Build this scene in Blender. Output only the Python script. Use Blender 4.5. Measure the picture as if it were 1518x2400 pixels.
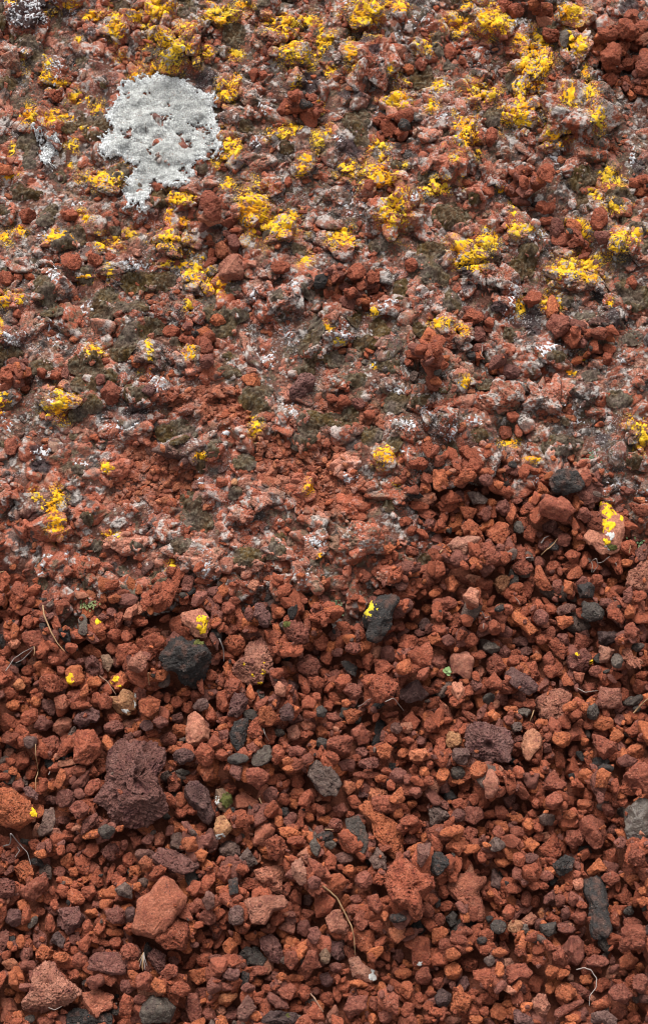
import bpy, math, time
import numpy as np
from mathutils import Vector
T0=time.time()
sc=bpy.context.scene
for o in list(bpy.data.objects): bpy.data.objects.remove(o)
R_=math.radians
# ---------------------------------------------------------------- camera
CH=1.78; PITCH=65.0; VF=40.0
cam=bpy.data.cameras.new('camera'); cam.sensor_fit='VERTICAL'; cam.angle=R_(VF)
cam.sensor_height=36; cam.lens=18/math.tan(R_(VF/2)); cam.clip_start=.05; cam.clip_end=300
camo=bpy.data.objects.new('camera',cam); sc.collection.objects.link(camo)
camo.location=(0,0,CH); camo.rotation_euler=(R_(90-PITCH),0,0); sc.camera=camo
sc.render.resolution_x=647; sc.render.resolution_y=1024
# ---------------------------------------------------------------- overcast daylight
SUN_EL,SUN_AZ=50.0,-10.0      # azimuth measured from +Y (away from the camera) towards +X
w=bpy.data.worlds.new('World'); sc.world=w; w.use_nodes=True
nt=w.node_tree; nt.nodes.clear()
sky=nt.nodes.new('ShaderNodeTexSky'); sky.sky_type='NISHITA'; sky.sun_disc=False
sky.sun_elevation=R_(SUN_EL); sky.sun_rotation=R_(SUN_AZ); sky.air_density=1.0; sky.dust_density=6.0; sky.ozone_density=.6
hs=nt.nodes.new('ShaderNodeHueSaturation'); hs.inputs['Saturation'].default_value=.12
bg=nt.nodes.new('ShaderNodeBackground'); bg.inputs['Strength'].default_value=.14
wo=nt.nodes.new('ShaderNodeOutputWorld')
nt.links.new(sky.outputs[0],hs.inputs['Color']); nt.links.new(hs.outputs[0],bg.inputs['Color']); nt.links.new(bg.outputs[0],wo.inputs[0])
sl=bpy.data.lights.new('sun','SUN'); sl.energy=1.8; sl.angle=R_(38); sl.color=(1,.96,.9)
so=bpy.data.objects.new('sun',sl); sc.collection.objects.link(so)
_d=Vector((math.sin(R_(SUN_AZ))*math.cos(R_(SUN_EL)),math.cos(R_(SUN_AZ))*math.cos(R_(SUN_EL)),math.sin(R_(SUN_EL))))
so.rotation_euler=_d.to_track_quat('Z','Y').to_euler(); so.location=_d*5
sc.view_settings.view_transform='Standard'; sc.view_settings.look='None'; sc.view_settings.gamma=1
sc.view_settings.exposure=0.5
sc.cycles.filter_width=1.15
# stones traced from the photo, in enlarged tiles: tile origin and enlargement
TILES={'A':(0,1400,3),'B':(506,1400,3),'C':(1012,1400,3),'D':(0,1800,3),'E':(506,1800,3),'F':(1012,1800,3),
'G':(0,2100,3),'H':(506,2100,3),'I':(1012,2100,3),'J':(1012,1000,3),'P':(0,0,2),'Q':(758,0,2),'S':(0,600,2),'W':(758,600,2),'X':(0,1200,2),'Z':(0,0,1)}
# poly:  colour x,y x,y ...     (v = full of gas holes, s = smooth)
POLY={
'A':"""K 1190,345 1290,320 1460,340 1490,390 1510,440 1480,520 1445,590 1370,635 1280,625 1240,575 1160,560 1130,480 1165,400
P 1270,165 1430,90 1480,180 1500,240 1460,330 1380,335 1345,275 1290,230
R 1190,150 1310,105 1320,150 1270,190 1350,270 1320,315 1230,300 1190,220
G 560,190 600,140 630,180 630,290 600,305 560,280 570,240
Ps 1320,830 1370,795 1440,850 1480,930 1470,1000 1390,1050 1310,1060 1305,950
R 830,340 940,320 935,370 910,490 815,480
GT 705,400 760,390 805,450 760,530 720,480
OR 765,530 840,505 920,510 920,570 830,665 760,590
PM 1030,485 1080,530 1070,610 1030,640 930,610 960,540
T 850,650 880,640 960,680 965,770 920,830 820,800 770,740 760,690 830,690
RO 1060,705 1145,755 1135,830 1060,890 1000,860 985,780
Uv 510,880 540,800 630,750 710,800 700,870 560,920
PRs 360,840 430,795 500,830 490,900 410,950 350,910
R 545,950 660,930 720,1000 720,1120 640,1200 530,1190 525,1040
PR 970,65 985,110 930,190 870,180 900,110""",
'B':"""PUv 230,290 320,262 380,330 405,400 415,460 390,540 340,610 240,620 150,570 100,510 130,450 190,420 200,350
K 1020,170 1060,110 1140,40 1290,20 1290,70 1240,150 1230,260 1180,340 1120,370 1050,350 1040,260
MRv 465,240 600,210 665,260 655,360 570,390 500,340
K 870,430 920,415 995,460 985,545 930,510
R 1105,430 1200,440 1265,510 1180,570 1120,550
Rv 1060,690 1130,590 1190,575 1280,670 1250,740 1150,805 1085,770
MR 885,660 930,605 1025,620 1040,680 980,725
UK 1290,650 1410,595 1500,690 1440,740 1330,765 1285,720
R 1320,470 1420,420 1480,380 1515,450 1500,560 1410,575
P 440,610 500,650 490,735 420,710 410,650
RM 355,685 395,700 375,740 290,810 270,750
Uv 130,690 200,690 240,740 170,860 80,850 100,760
Kv 165,870 240,860 230,960 205,1060 165,1110 110,1050 95,970 120,900
Rs 650,685 710,740 690,790 600,790 600,740
ORv 885,790 950,765 1035,805 990,870 925,885
RMs 940,910 1030,860 1095,920 1080,1000 1010,1030 960,980
K 1130,820 1180,810 1205,860 1190,960 1130,1040 1085,1040 1110,930
OR 700,860 750,850 810,950 710,950 690,900
Rs 1310,850 1370,775 1445,860 1400,930 1330,935
R 400,1060 440,1030 490,1090 480,1150 420,1190 380,1150
OR 630,1020 660,965 715,985 700,1030 660,1065
RMv 780,1020 850,970 970,990 960,1040 930,1120 850,1120 770,1070
OR 1125,1060 1200,1035 1245,1070 1220,1150 1150,1150 1120,1100
OPs 1340,1110 1470,1090 1480,1130 1440,1190 1350,1180""",
'C':"""Uv 240,900 330,865 420,880 500,905 575,970 575,1090 540,1190 420,1190 290,1140 215,1060 225,960
PT 640,960 710,925 775,1000 760,1070 700,1130 670,1190 630,1130 620,1040
PMv 730,690 800,640 900,620 990,680 1000,740 950,830 860,880 770,850 725,760
MP 1180,620 1330,640 1345,770 1190,790 1145,760
UK 500,540 560,490 600,530 680,580 740,640 735,690 660,705 570,665 510,610
KG 1040,50 1140,55 1200,120 1195,180 1085,200 1025,165
PG 1165,335 1285,375 1240,460 1170,470
PRv 1310,400 1370,365 1400,440 1465,490 1440,550 1370,530 1310,460
RM 1020,215 1120,205 1160,265 1080,350 1015,320
KU 1160,230 1310,245 1310,310 1240,335 1170,310
Rv 625,430 740,420 780,530 720,575 660,550
Rs 355,620 430,540 490,610 485,665 375,660
Rv 810,310 880,265 970,345 930,430 880,390
OR 870,110 1000,110 1005,165 920,215 885,190
O 555,90 600,85 680,145 760,230 690,270 625,200 565,150
P 180,100 240,25 310,50 300,180 215,145
R 1210,130 1290,110 1340,180 1320,235 1210,175
T 450,40 480,5 570,0 560,50 515,80
RP 990,500 1080,520 1060,600 1010,570
RO 940,500 1020,605 930,610 915,560
RM 1110,960 1200,980 1290,1030 1300,1090 1200,1150 1160,1110 1120,1030""",
'D':"""ORv -30,150 110,150 180,210 230,240 290,350 260,390 190,420 130,460 40,430 -30,380
GM 300,260 370,260 390,340 360,440 270,480 230,430 280,370
OR 400,60 430,0 470,20 475,80 430,165 380,140
U 150,130 210,120 270,170 265,230 180,190
Mv 580,370 690,320 710,370 640,440 580,480 555,440
R 560,580 600,510 680,510 690,570 625,620
R 775,620 800,650 770,760 735,810 720,780 740,690
GU 880,800 930,840 940,930 840,905 810,860
R 560,810 640,790 670,860 610,920 545,870
M 740,1010 840,980 895,1010 880,1100 800,1105 750,1070
UMv 400,970 530,940 590,1030 560,1110 470,1170 370,1090 380,1010
KU 360,1150 400,1130 450,1190 440,1270 340,1210
RM 120,870 250,760 350,760 340,830 240,940 170,930
OR 400,610 480,570 510,640 460,690 400,650
UKv 1290,110 1400,95 1470,150 1490,260 1520,330 1470,400 1420,370 1330,260 1290,190
OR 1210,350 1300,370 1290,430 1215,440
RP 1060,440 1130,415 1155,460 1130,525 1070,530
O 1365,620 1420,580 1475,610 1440,685 1380,660
UMv 1070,650 1130,570 1250,590 1400,650 1420,730 1300,770 1180,740 1090,710
R 1410,820 1450,740 1520,730 1518,800 1450,905 1390,860
RPs 1110,830 1160,775 1240,810 1290,870 1340,930 1310,1010 1250,1080 1240,1140 1170,1190 1090,1240 930,1180 950,1040 980,930 1050,900
RM 900,460 1000,430 990,500 920,545""",
'E':"""GUv 640,60 650,-20 700,-60 790,-20 860,60 890,130 850,220 740,210 680,120
RM 210,20 300,10 395,70 310,175 220,130
RPs 130,170 180,135 310,210 280,270 210,290 120,270
GT -10,130 40,120 110,180 120,230 80,310 20,290 -20,220
T 0,340 60,320 110,380 120,430 60,490 0,500 -20,430
R 600,180 660,130 690,190 650,280 570,260
R 610,310 620,400 530,400
RPs 300,350 350,345 425,410 400,470 330,545 250,520 270,430
O 430,405 520,395 600,440 590,480 500,495 450,460
Rv 340,540 430,475 495,530 490,620 430,680 370,630
GU 150,620 220,545 260,600 300,660 230,690 150,650
K 90,800 160,780 165,900 100,915
PRv 260,720 400,670 520,690 520,740 470,800 480,880 400,890 340,820 280,780
PG 530,700 600,655 640,750 640,850 595,870 530,780
RM 640,650 730,690 780,760 740,805 680,780
R 740,590 790,565 855,620 840,715 770,710 730,660
GK 655,530 690,490 740,560 710,640 665,590
R 840,460 900,435 960,480 1000,560 960,610 890,540
KG 900,340 1000,320 1050,400 1080,500 1050,600 1010,630 1000,560 990,450 920,430
GM 1070,640 1130,550 1200,620 1200,720 1110,710
ORv 1000,230 1040,190 1150,260 1180,320 1280,380 1330,470 1340,600 1280,655 1190,580 1110,480 1090,360 1000,290
Rv 1240,680 1330,660 1400,720 1440,770 1520,800 1530,880 1440,960 1440,1100 1380,1140 1330,1050 1220,1000 1170,880 1170,790
OR 1300,140 1330,250 1250,275 1195,240
OP 900,60 980,80 985,130 930,175 890,110
O 1340,560 1430,515 1465,530 1400,640 1345,610
MG 1400,570 1500,560 1490,650 1430,745 1400,700
RO 760,820 800,750 870,735 940,790 900,860 850,895 780,880
R 490,890 550,840 600,870 600,960 550,960
PM 190,940 340,905 470,905 515,960 510,1005 410,1020 350,1130 260,1120 220,1040
Rs 690,900 750,865 845,935 800,1030 700,1060 690,970
PM 760,1060 830,990 880,1000 900,1060 945,1110 920,1170 800,1160
MP 430,1120 480,1070 565,1070 550,1170
RM 1055,930 1130,910 1170,1000 1140,1060 1060,1000
OP 1200,1130 1330,1130 1330,1200 1270,1250 1220,1200
MR 810,250 900,210 930,270 870,330""",
'F':"""GUv -30,280 40,250 100,290 130,340 70,380 -10,420
O 320,375 400,390 380,490 340,460
RO 90,550 170,480 240,490 245,580 190,625 95,580
R -20,460 40,500 80,560 60,610 0,580
Rv 830,480 870,420 910,500 925,590 870,655 800,600 740,560
RM 780,230 850,190 905,260 830,325 775,290
RM 760,160 800,70 850,15 890,90 940,120 920,180
O 1120,70 1160,40 1230,80 1190,190 1110,180
RM 1310,90 1370,20 1450,10 1530,40 1530,210 1450,220 1370,190
Gg 1340,300 1420,225 1530,230 1530,500 1450,555 1370,550 1335,450
RM 1010,360 1130,305 1220,360 1240,470 1200,560 1140,580 1070,510 1030,430
R 1215,560 1310,545 1330,650 1260,690 1215,640
O 1090,710 1180,615 1245,710 1110,755
Kv 840,670 930,610 1000,640 980,730 900,770 850,720
K 1060,760 1190,750 1230,860 1250,960 1250,1100 1275,1150 1240,1200 1170,1220 1110,1190 1095,1050 1100,950 1060,870
UG 430,690 460,680 520,780 490,845 420,810
RP 100,790 170,720 290,710 400,740 400,790 340,840 380,940 400,1010 370,1090 270,1050 220,950 140,900 110,840
KG 100,1030 150,980 195,1010 190,1080 140,1110
P 635,1050 710,990 760,1030 720,1090 650,1105
R 805,1050 850,980 920,1040 930,1100 860,1090
KG 760,1090 880,1070 880,1150 820,1190 770,1150
OR 0,1110 80,1100 130,1130 70,1230 0,1230""",
'G':"""Rv 1160,190 1260,140 1330,180 1350,260 1320,400 1180,400 1100,340
R 550,320 620,250 645,300 610,400 540,380
ORv 235,380 290,320 370,370 350,430 290,475 240,440
MU 630,420 700,400 850,400 910,490 900,565 800,570 700,540 620,530
UMv 1030,420 1090,360 1170,410 1170,500 1120,555 1060,480
R 1350,370 1400,400 1330,500 1260,490 1310,430
OR 1310,510 1440,480 1490,540 1430,600 1380,620 1320,560
O 1070,650 1110,590 1180,620 1195,700 1140,720
G 1000,800 1020,760 1080,700 1180,720 1250,790 1210,900 1000,920 995,840
R 890,690 975,740 930,850 840,850 850,760
MR 1310,680 1390,670 1420,800 1400,900 1330,880 1290,760
PUv 240,560 300,470 350,440 410,480 460,570 550,630 600,670 550,740 440,790 300,835 180,820 140,770 200,710 230,640
RP 555,680 680,640 800,690 800,790 720,820 690,860 640,850 570,760
Kv 450,830 500,770 600,790 650,850 720,830 790,800 790,910 440,910
OR 70,540 130,525 150,640 80,640
R 700,540 800,550 835,590 790,650 730,610
RPs -20,700 70,700 105,790 40,870 -20,880""",
'H':"""Os 35,330 95,265 155,330 90,415 50,380
UMv 300,290 380,245 440,290 480,410 440,480 380,460 310,360
KG 150,400 200,335 290,340 360,430 330,480 210,490
K 180,520 240,540 220,640 165,650
O 530,420 610,335 650,370 620,440 570,480
RM 590,520 650,390 710,400 720,460 750,520 640,540
Uv 740,330 790,240 820,300 910,290 910,420 850,450 800,400 740,370
PG 920,430 1000,405 1030,460 1150,520 1140,580 1070,610 960,560
RO 985,260 1110,230 1120,300 1110,400 1070,420 990,370
R 1320,310 1430,260 1510,290 1515,490 1380,500 1370,380 1320,350
MR 930,700 1070,690 1060,800 930,870 890,800
RM 1160,740 1240,680 1285,720 1275,860 1190,820
R 1290,800 1330,735 1400,750 1400,810 1320,860
Rs 820,620 870,615 890,700 860,750 820,700
PM 770,830 840,745 865,790 850,880 800,890
R 620,880 690,750 740,800 770,890
RM 430,660 520,605 575,640 530,740 460,720
MG 150,800 230,690 295,790 220,890 150,890
KUv 320,870 390,810 580,830 590,910 310,910""",
'I':"""RM 480,300 520,280 575,370 550,400 490,370
OR 630,265 660,310 650,380 590,380 600,330
O 650,410 700,410 745,475 660,465
RM 510,490 650,470 710,540 680,585 600,580 530,640 505,600
OR 870,640 920,605 1010,650 1025,700 940,760 860,710
RMv 820,410 880,345 945,440 920,500 840,480
MRs 960,280 1030,265 1075,300 1085,420 1030,500 960,480 900,390
MR 980,590 1040,590 1150,660 1140,720 1050,700 990,640
MR 1220,680 1260,630 1330,610 1410,710 1350,765 1260,740
RO 1310,440 1370,400 1470,440 1400,500 1320,510
PM 685,750 740,680 790,690 840,770 800,850 760,870 700,790
MR 860,800 930,760 1080,710 1090,740 960,820 880,870 850,850
ORs 410,800 450,735 500,745 550,830 500,875 420,850
ORv 145,640 200,620 230,680 285,720 240,830 120,820 140,720
R 270,530 400,520 425,600 370,680 330,620 280,600
Uv 565,800 600,790 700,860 720,910 570,910
UG 1110,820 1230,800 1310,870 1300,910 1110,910
RM 1270,400 1290,250 1330,215 1440,230 1460,290 1460,390 1380,410 1300,420""",
'J':"""K 810,400 860,350 960,335 1020,380 1060,490 1010,520 930,530 830,510 800,450
RMs 730,570 790,520 900,520 960,570 1000,630 930,710 830,690 740,640
Ps 1180,510 1240,495 1290,570 1350,640 1350,780 1310,900 1170,940 1050,790 1100,720 1160,660
RO 370,720 460,640 550,680 545,760 490,850 400,800
RO 200,680 260,635 330,670 380,800 290,800 220,760
PG 90,870 170,790 350,830 260,920 220,960 130,920
GU 240,450 330,440 400,500 370,555 290,540
RO 130,430 220,330 310,400 270,450 140,470
OR 0,320 90,310 120,440 40,500 0,470
RO 190,550 260,540 325,570 290,630 230,630
RO 560,510 605,570 560,690 515,640
R 640,720 700,655 750,700 720,800 650,760
RM 590,780 640,770 690,870 650,940 580,920 580,840
RO 730,950 770,940 820,1060 865,1140 790,1150 720,1070
OR 930,1060 1000,1090 990,1180 920,1160
K 1000,1140 1080,1115 1140,1150 1120,1230 1030,1230
PMv 1350,1130 1370,1020 1480,950 1530,960 1530,1180 1450,1175
OR 80,1080 140,1060 190,1120 150,1190 110,1180""",
'Z':"""UMv 262,1748 290,1728 330,1748 372,1745 400,1770 395,1805 378,1830 385,1855 403,1885 400,1915 365,1930 330,1942 300,1945 262,1932 245,1905 218,1880 235,1855 245,1820 245,1780"""}
# ellipse: colour cx cy w h [angle]
ELL={
'A':"""Rv 75 125 150 160;K 5 265 50 150;R 215 205 85 90;RM 255 315 170 140;R 35 362 85 85;PO 120 355 80 75;R 180 485 100 85;OR 300 480 140 80;RO 340 548 140 120 30;Rv 375 625 205 150 -10;RO 160 560 110 55 -20;OT 130 610 110 80;RO 690 220 170 115 -70;RO 640 365 150 85 -20;Rv 1070 375 200 190;MUv 650 485 155 110 -80;O 540 565 140 155;O 665 600 110 80;M 285 865 135 115;R 200 830 160 120 50;R 55 890 120 140;R 145 935 100 90;RMv 345 1040 180 150 50;R 480 1050 230 90 50;UG 220 1030 105 95;R 160 1025 75 90;P 50 1075 80 75;R 130 1130 170 120 35;O 755 1020 140 75 -70;R 990 1010 140 120;MR 1175 975 135 100;OR 1255 905 120 110;M 795 905 150 95 10;PM 895 855 125 80;R 800 840 110 90;R 745 750 120 110;MR 985 670 95 110;R 1105 672 70 60;R 1170 690 55 80;R 1235 715 80 90;R 1310 740 100 85 20;UG 1415 760 120 85 10;R 1480 820 80 100;RM 1380 670 110 100;MK 1235 810 90 90;OR 1180 765 70 75;R 1485 545 90 100;R 1450 1130 150 160;UKv 1300 1140 160 110;OR 1235 1065 110 60;M 1140 905 110 80;U 1040 920 100 80;RP 440 745 115 115;RM 530 700 120 110 60;OR 605 680 110 65 70;R 685 715 90 90;MK 330 745 150 90 -40;O 240 720 80 80;O 150 750 80 60;O 80 735 100 100;R 55 665 110 80;R 30 580 80 90;M 500 470 80 70;M 565 460 60 65;R 410 480 80 60;R 525 395 95 75;K 330 250 55 60;R 1070 120 110 80 -70;R 1145 135 90 70;M 790 120 70 70;R 1055 235 140 105 25;PM 1160 250 100 120;R 1000 180 100 60;R 895 280 80 90;R 810 265 110 90;OR 965 285 60 85;R 790 345 120 90;R 20 450 50 100;M 90 410 90 50""",
'B':"""RM 85 95 105 100;R 165 140 200 65 -80;Uv 330 170 200 105 -65;M 240 170 70 90;RM 100 210 110 90;R 250 243 115 55;G 500 195 110 80;R 415 290 95 135;ROv 130 322 175 145;MRv 655 470 185 155;R 775 390 90 110;R 740 310 115 110;OR 635 130 80 80;OR 450 105 80 80;R 790 85 110 90;R 710 120 60 50;R 765 225 65 95;M 855 370 90 70;MRv 965 375 120 80;MR 840 500 90 80;R 1070 420 90 120;Ms 1215 380 130 135;R 900 590 150 130;OR 1310 570 120 100;R 1350 300 150 160;RM 1290 185 90 80;OR 1380 160 95 60;R 1395 95 80 80;KM 1470 155 90 90;M 1440 210 90 60;OR 1490 40 80 80;R 480 500 85 90;R 430 560 100 85;U 530 585 105 90;R 620 590 165 75 -70;R 720 590 90 90;GK 305 665 65 90;R 50 705 180 115 80;ORv 365 870 135 145;Rv 280 960 105 140;UKv 500 840 110 130;G 440 930 90 60;R 375 985 90 90;PM 545 940 100 120;R 705 705 75 80;R 660 820 130 60;KG 740 805 80 95;MR 830 810 110 80;RP 645 880 110 85;R 790 720 90 75;OR 915 740 75 60;MG 1265 930 95 80;OM 1245 850 100 60;R 1440 790 70 70;R 1500 900 90 110;Gs 330 1125 195 130 45;KGs 160 1160 150 85;MR 265 1070 110 95;MR 565 1090 140 80;KG 745 1000 90 90;R 620 955 60 60;R 990 1100 75 60;R 820 1145 110 80 -50;M 920 1160 130 90;M 1030 1060 100 90;R 1225 1000 100 75;OR 1320 1080 100 70 25;R 1350 1005 95 60;M 1440 1000 80 75;Mv 1080 1165 150 90;R 45 1130 100 80;OR 510 1175 95 60;MR 640 1150 90 80;R 470 1000 80 100;O 50 900 90 60;M 60 980 80 90""",
'C':"""PMs 210 470 215 165 -65;Mv 1045 430 190 150;RMv 450 465 150 145;M 760 155 130 110 -60;R 425 248 95 110;M 525 225 110 85 -30;OR 1365 140 90 100;RM 1365 295 105 125;R 1490 325 100 90;MR 50 448 115 110;R 50 240 120 120;G 415 350 120 85;R 265 325 110 80;RM 80 60 180 110;R 325 405 110 75;PR 345 490 75 90;R 840 505 110 100;RM 1130 605 140 95 10;R 1480 595 110 120;GK 1430 705 160 70 15;R 1370 645 60 90;O 1300 965 95 95;O 900 1015 145 120;OR 1440 1065 180 110 25;K 1190 1160 150 130;M 1365 1150 150 90;RM 1010 1050 90 110;UG 195 1135 130 140;R 60 1030 150 80 80;T 155 985 115 140;R 250 738 95 85;R 255 658 95 75;GK 410 690 100 90;R 680 740 110 70;R 545 710 65 95;O 435 820 110 80 -20;O 545 795 100 45;MR 535 870 85 85;GU 590 915 90 80;G 650 805 100 60;R 925 885 120 90 -60;R 1100 885 80 70;OR 1400 820 80 90;M 1330 840 80 100;GK 1130 800 110 120;O 1045 660 80 50 -40;O 1055 795 55 80;O 745 388 85 60;R 595 365 85 60;OR 560 303 85 55;RM 830 410 90 90;M 515 370 85 95;R 570 445 90 90;MK 640 265 120 80 -20;MK 675 335 120 75 25;R 770 295 80 70;RM 835 235 100 90 45;M 930 265 100 90;R 515 130 85 75 -40;O 390 105 60 50;MG 950 60 150 80 20;M 1220 50 120 70 -10;R 1430 40 110 80 30;KG 1425 375 95 60;MR 1150 520 100 80;G 1280 480 90 110;M 105 320 100 85""",
'D':"""M 455 210 150 130 30;K 515 250 70 60;MRv 570 305 140 140;RM 650 130 150 90 50;GK 760 465 120 95;Mv 770 575 140 115;MGs 1015 605 135 120;R 890 620 95 110;Ov 935 710 95 110;R 840 690 75 85;R 820 780 90 80;GM 1000 790 85 75;O 1070 815 70 80;O 970 840 65 70;O 720 870 75 75;RO 510 890 150 130 -40;MR 660 940 75 70;OR 735 950 100 80 30;O 630 1000 95 75;UK 910 1030 150 90 80;U 95 1045 140 130;G 220 1075 110 50 55;ORv 150 710 150 165;Mv 50 855 150 150;R 420 845 105 110;O 280 595 100 75;MR 395 700 95 80;OR 500 705 80 70;MR 335 540 70 100;Rv 240 530 100 85;RM 480 535 85 75;PM 375 440 110 90;R 460 455 90 60;R 490 400 75 65;M 415 335 120 70;K 240 640 110 60 -20;GK 140 490 100 50;OR 160 960 95 95;R 255 985 80 75;R 340 1080 140 70 -80;R 370 950 60 90;R 25 60 110 60;OR 220 95 90 70;R 300 110 70 110;MK 330 190 100 70;MR 120 110 90 90;RM 1220 100 110 130;RO 1265 220 95 120;R 1265 310 90 70;R 1350 300 90 60;GM 1245 500 130 150;OR 1345 560 125 110;R 1380 860 130 150;RM 1380 985 150 90 40;MG 1480 960 90 130;MR 1460 1060 140 120 -20;R 610 1105 80 100;OR 790 1140 145 75 -15;M 1030 480 100 80 40;MR 860 520 60 90;RO 1460 45 100 120;R 1330 60 100 90;GK 1280 15 110 50;M 1450 520 120 100;R 1390 390 110 80;OM 1040 690 110 90""",
'E':"""R 90 115 100 90;M 385 180 115 115;R 570 60 110 120;O 510 25 90 60;R 430 40 110 80;RO 570 150 110 80;R 480 190 95 95;K 480 285 75 85;OR 655 320 65 75;O 770 340 105 70;M 520 330 130 90 45;O 440 360 70 80;R 560 510 130 70 15;GM 90 560 170 160;RM 65 750 105 120;R 190 725 90 85;O 40 865 80 85;Rv 255 820 180 100 -10;K 770 475 120 80;G 800 530 100 70;M 725 420 80 90;OPv 1140 175 155 135;U 1040 145 85 75;RM 1060 30 200 60;OR 1160 65 100 60;M 1280 60 120 120;MR 1350 90 90 100;R 1230 120 75 90;O 1460 45 80 80;R 1490 110 80 80;MR 1400 185 90 85;O 1380 240 75 60;OR 1280 315 80 80;R 1360 385 150 80;R 1180 300 60 50;R 1410 300 75 80;MR 1370 490 90 80;O 1475 480 75 90;M 690 840 95 100;MG 645 910 75 90;OR 905 920 130 80 60;MR 985 915 95 75;RM 970 990 110 80;UG 150 1060 120 150;M 615 1110 100 140;R 430 1065 110 80 40;RM 1020 1080 120 140;R 1130 1110 120 110;MR 1040 790 130 130;K 1265 1090 130 70;OR 1180 1060 60 80;OR 1010 690 140 60 20;MG 900 620 140 90;MRv 840 390 110 100;R 690 260 60 60;R 940 290 80 60""",
'F':"""O 70 60 130 85 70;G 180 35 110 90;Ks 135 165 90 110;O 190 90 105 45;OR 310 60 130 130;PMs 390 165 195 110 -88;R 230 160 90 75;R 300 205 80 90;R 200 240 125 85;MR 290 320 180 130;MK 185 330 110 120;OR 130 470 180 80 15;RMv 270 450 110 110;OR 500 400 110 85 -30;O 600 330 110 80 -30;RM 455 465 90 95;RM 600 445 100 110;GU 445 555 120 110;O 690 530 130 110;O 1075 60 110 110;K 1200 25 130 80;RM 1000 490 130 160;RMv 1385 680 125 130;OR 1415 780 100 85;RM 1260 765 130 110;PR 1025 815 80 100;MR 590 755 80 110;R 570 850 130 75;RM 670 910 85 115;R 740 915 70 95;R 710 840 80 65;R 780 830 80 55;M 820 910 100 60 50;MR 900 930 80 90;MR 985 925 75 110;O 825 725 95 75;MR 800 760 130 90;R 705 720 75 80;R 600 660 100 110;O 495 660 110 70 -10;R 345 635 70 85;R 390 700 70 60;R 325 705 60 60;MK 680 650 110 80;K 30 690 150 175;R 115 680 90 170;O 420 870 60 60;R 90 850 90 120;K 45 930 50 80;R 105 955 120 80;RM 55 1050 100 100;R 445 1015 70 75;R 540 1010 90 110;OT 780 1005 50 80;KG 465 1115 120 110;TP 585 1110 110 100;G 650 1130 90 90;RM 1035 1045 130 100 -50;M 940 1020 70 90;R 1045 970 85 60;R 1370 890 90 120;OR 1465 950 90 80;O 1460 880 80 60;KG 1395 995 75 65;RM 1420 1075 150 80;R 1290 1060 80 110;R 1000 205 90 90;RO 1070 250 115 95 20;M 1155 245 60 90;MR 1240 280 110 80 -40;R 1265 150 60 110;R 1225 205 90 60;R 1330 245 75 70;OR 960 340 90 75;GM 810 360 120 90;R 755 410 80 80;O 680 390 75 90;R 710 310 70 60;R 760 470 90 60;R 725 250 60 70;O 710 150 60 75""",
'G':"""R 710 310 115 60 -20;R 810 320 95 95;MR 675 365 95 75;R 755 395 70 70;ORv 440 435 120 80;RM 550 445 140 110;M 510 290 90 80;OR 130 310 80 110;RMv 930 410 135 130;R 950 500 110 90;K 1030 370 110 62 90;M 1215 450 80 80;RM 1200 545 130 110 30;R 1425 440 120 95;R 1280 665 140 110;MR 1465 835 100 130;MR 1290 830 80 100;MR 1405 660 95 95;OG 75 480 110 90;MR 195 495 140 100;R 505 540 110 80 -35;O 570 540 100 65 -30;MR 680 610 160 110 20;K 610 590 120 50 20;M 905 640 130 100;RM 1035 620 130 150;OR 125 840 90 80;OR 120 705 75 85;O 40 660 80 60;GK 215 865 80 60;RM 320 880 130 70;R 380 835 70 60;MR 960 860 100 80;R 870 880 130 60;OR 1280 890 110 50;MR 1000 740 110 80""",
'H':"""R 120 465 125 100;RM 290 515 160 85;UM 115 560 130 100;O 540 325 140 100 -20;RM 530 460 110 140;M 690 300 90 110;GT 765 440 80 110;M 840 495 90 75;U 780 575 110 110;O 1000 610 140 60 -10;RM 1150 460 90 60;OR 1320 530 140 80;RM 1460 550 120 130;O 1170 640 80 100;RO 1340 650 100 140;R 1430 710 85 100;RM 1110 750 75 110;O 1100 860 70 90;MR 1190 850 110 100;OR 1430 860 90 80;R 780 710 100 110;O 730 760 90 100;R 620 670 90 130;R 360 635 100 70;OT 80 715 150 80 20;M 100 820 110 150;M 430 740 190 90 -30;O 285 850 90 80;OR 560 570 110 60;O 460 565 80 70;OR 285 590 85 75;MR 80 640 140 65;M 230 655 100 75;M 1290 400 80 100""",
'I':"""R 370 385 105 70;OR 140 415 110 100 25;RM 90 340 110 110;OR 460 410 105 75;Rv 270 460 150 110;GU 395 465 75 85;PG 550 450 85 75;O 150 520 120 130;O 465 530 70 120;R 745 600 100 150;OR 835 535 100 95;O 835 640 75 100;Rv 1140 370 120 100;MR 1165 455 170 90;R 1215 610 150 100 25;O 1100 570 95 85;MR 1440 625 120 140;O 1480 490 100 70 40;KU 80 710 130 140;RM 50 600 90 90;U 230 600 100 120;R 400 705 140 110;R 300 665 85 55;O 540 750 90 60;OR 590 640 115 60 60;M 640 640 80 120;R 690 690 60 80;R 370 810 70 75;R 280 815 75 60;O 305 865 110 80;PM 150 865 200 70;M 1065 830 95 100;RO 1190 760 140 75;RM 1335 810 130 100;O 1440 770 85 65;R 1450 860 80 80;R 1380 880 100 60;O 980 860 100 60;R 1490 370 60 140;MK 1490 720 80 80;PG 995 560 50 70;R 380 280 130 90 -20;RM 225 245 130 80 15;RM 180 310 130 90;K 345 320 90 70;KU 1500 260 90 80""",
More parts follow.
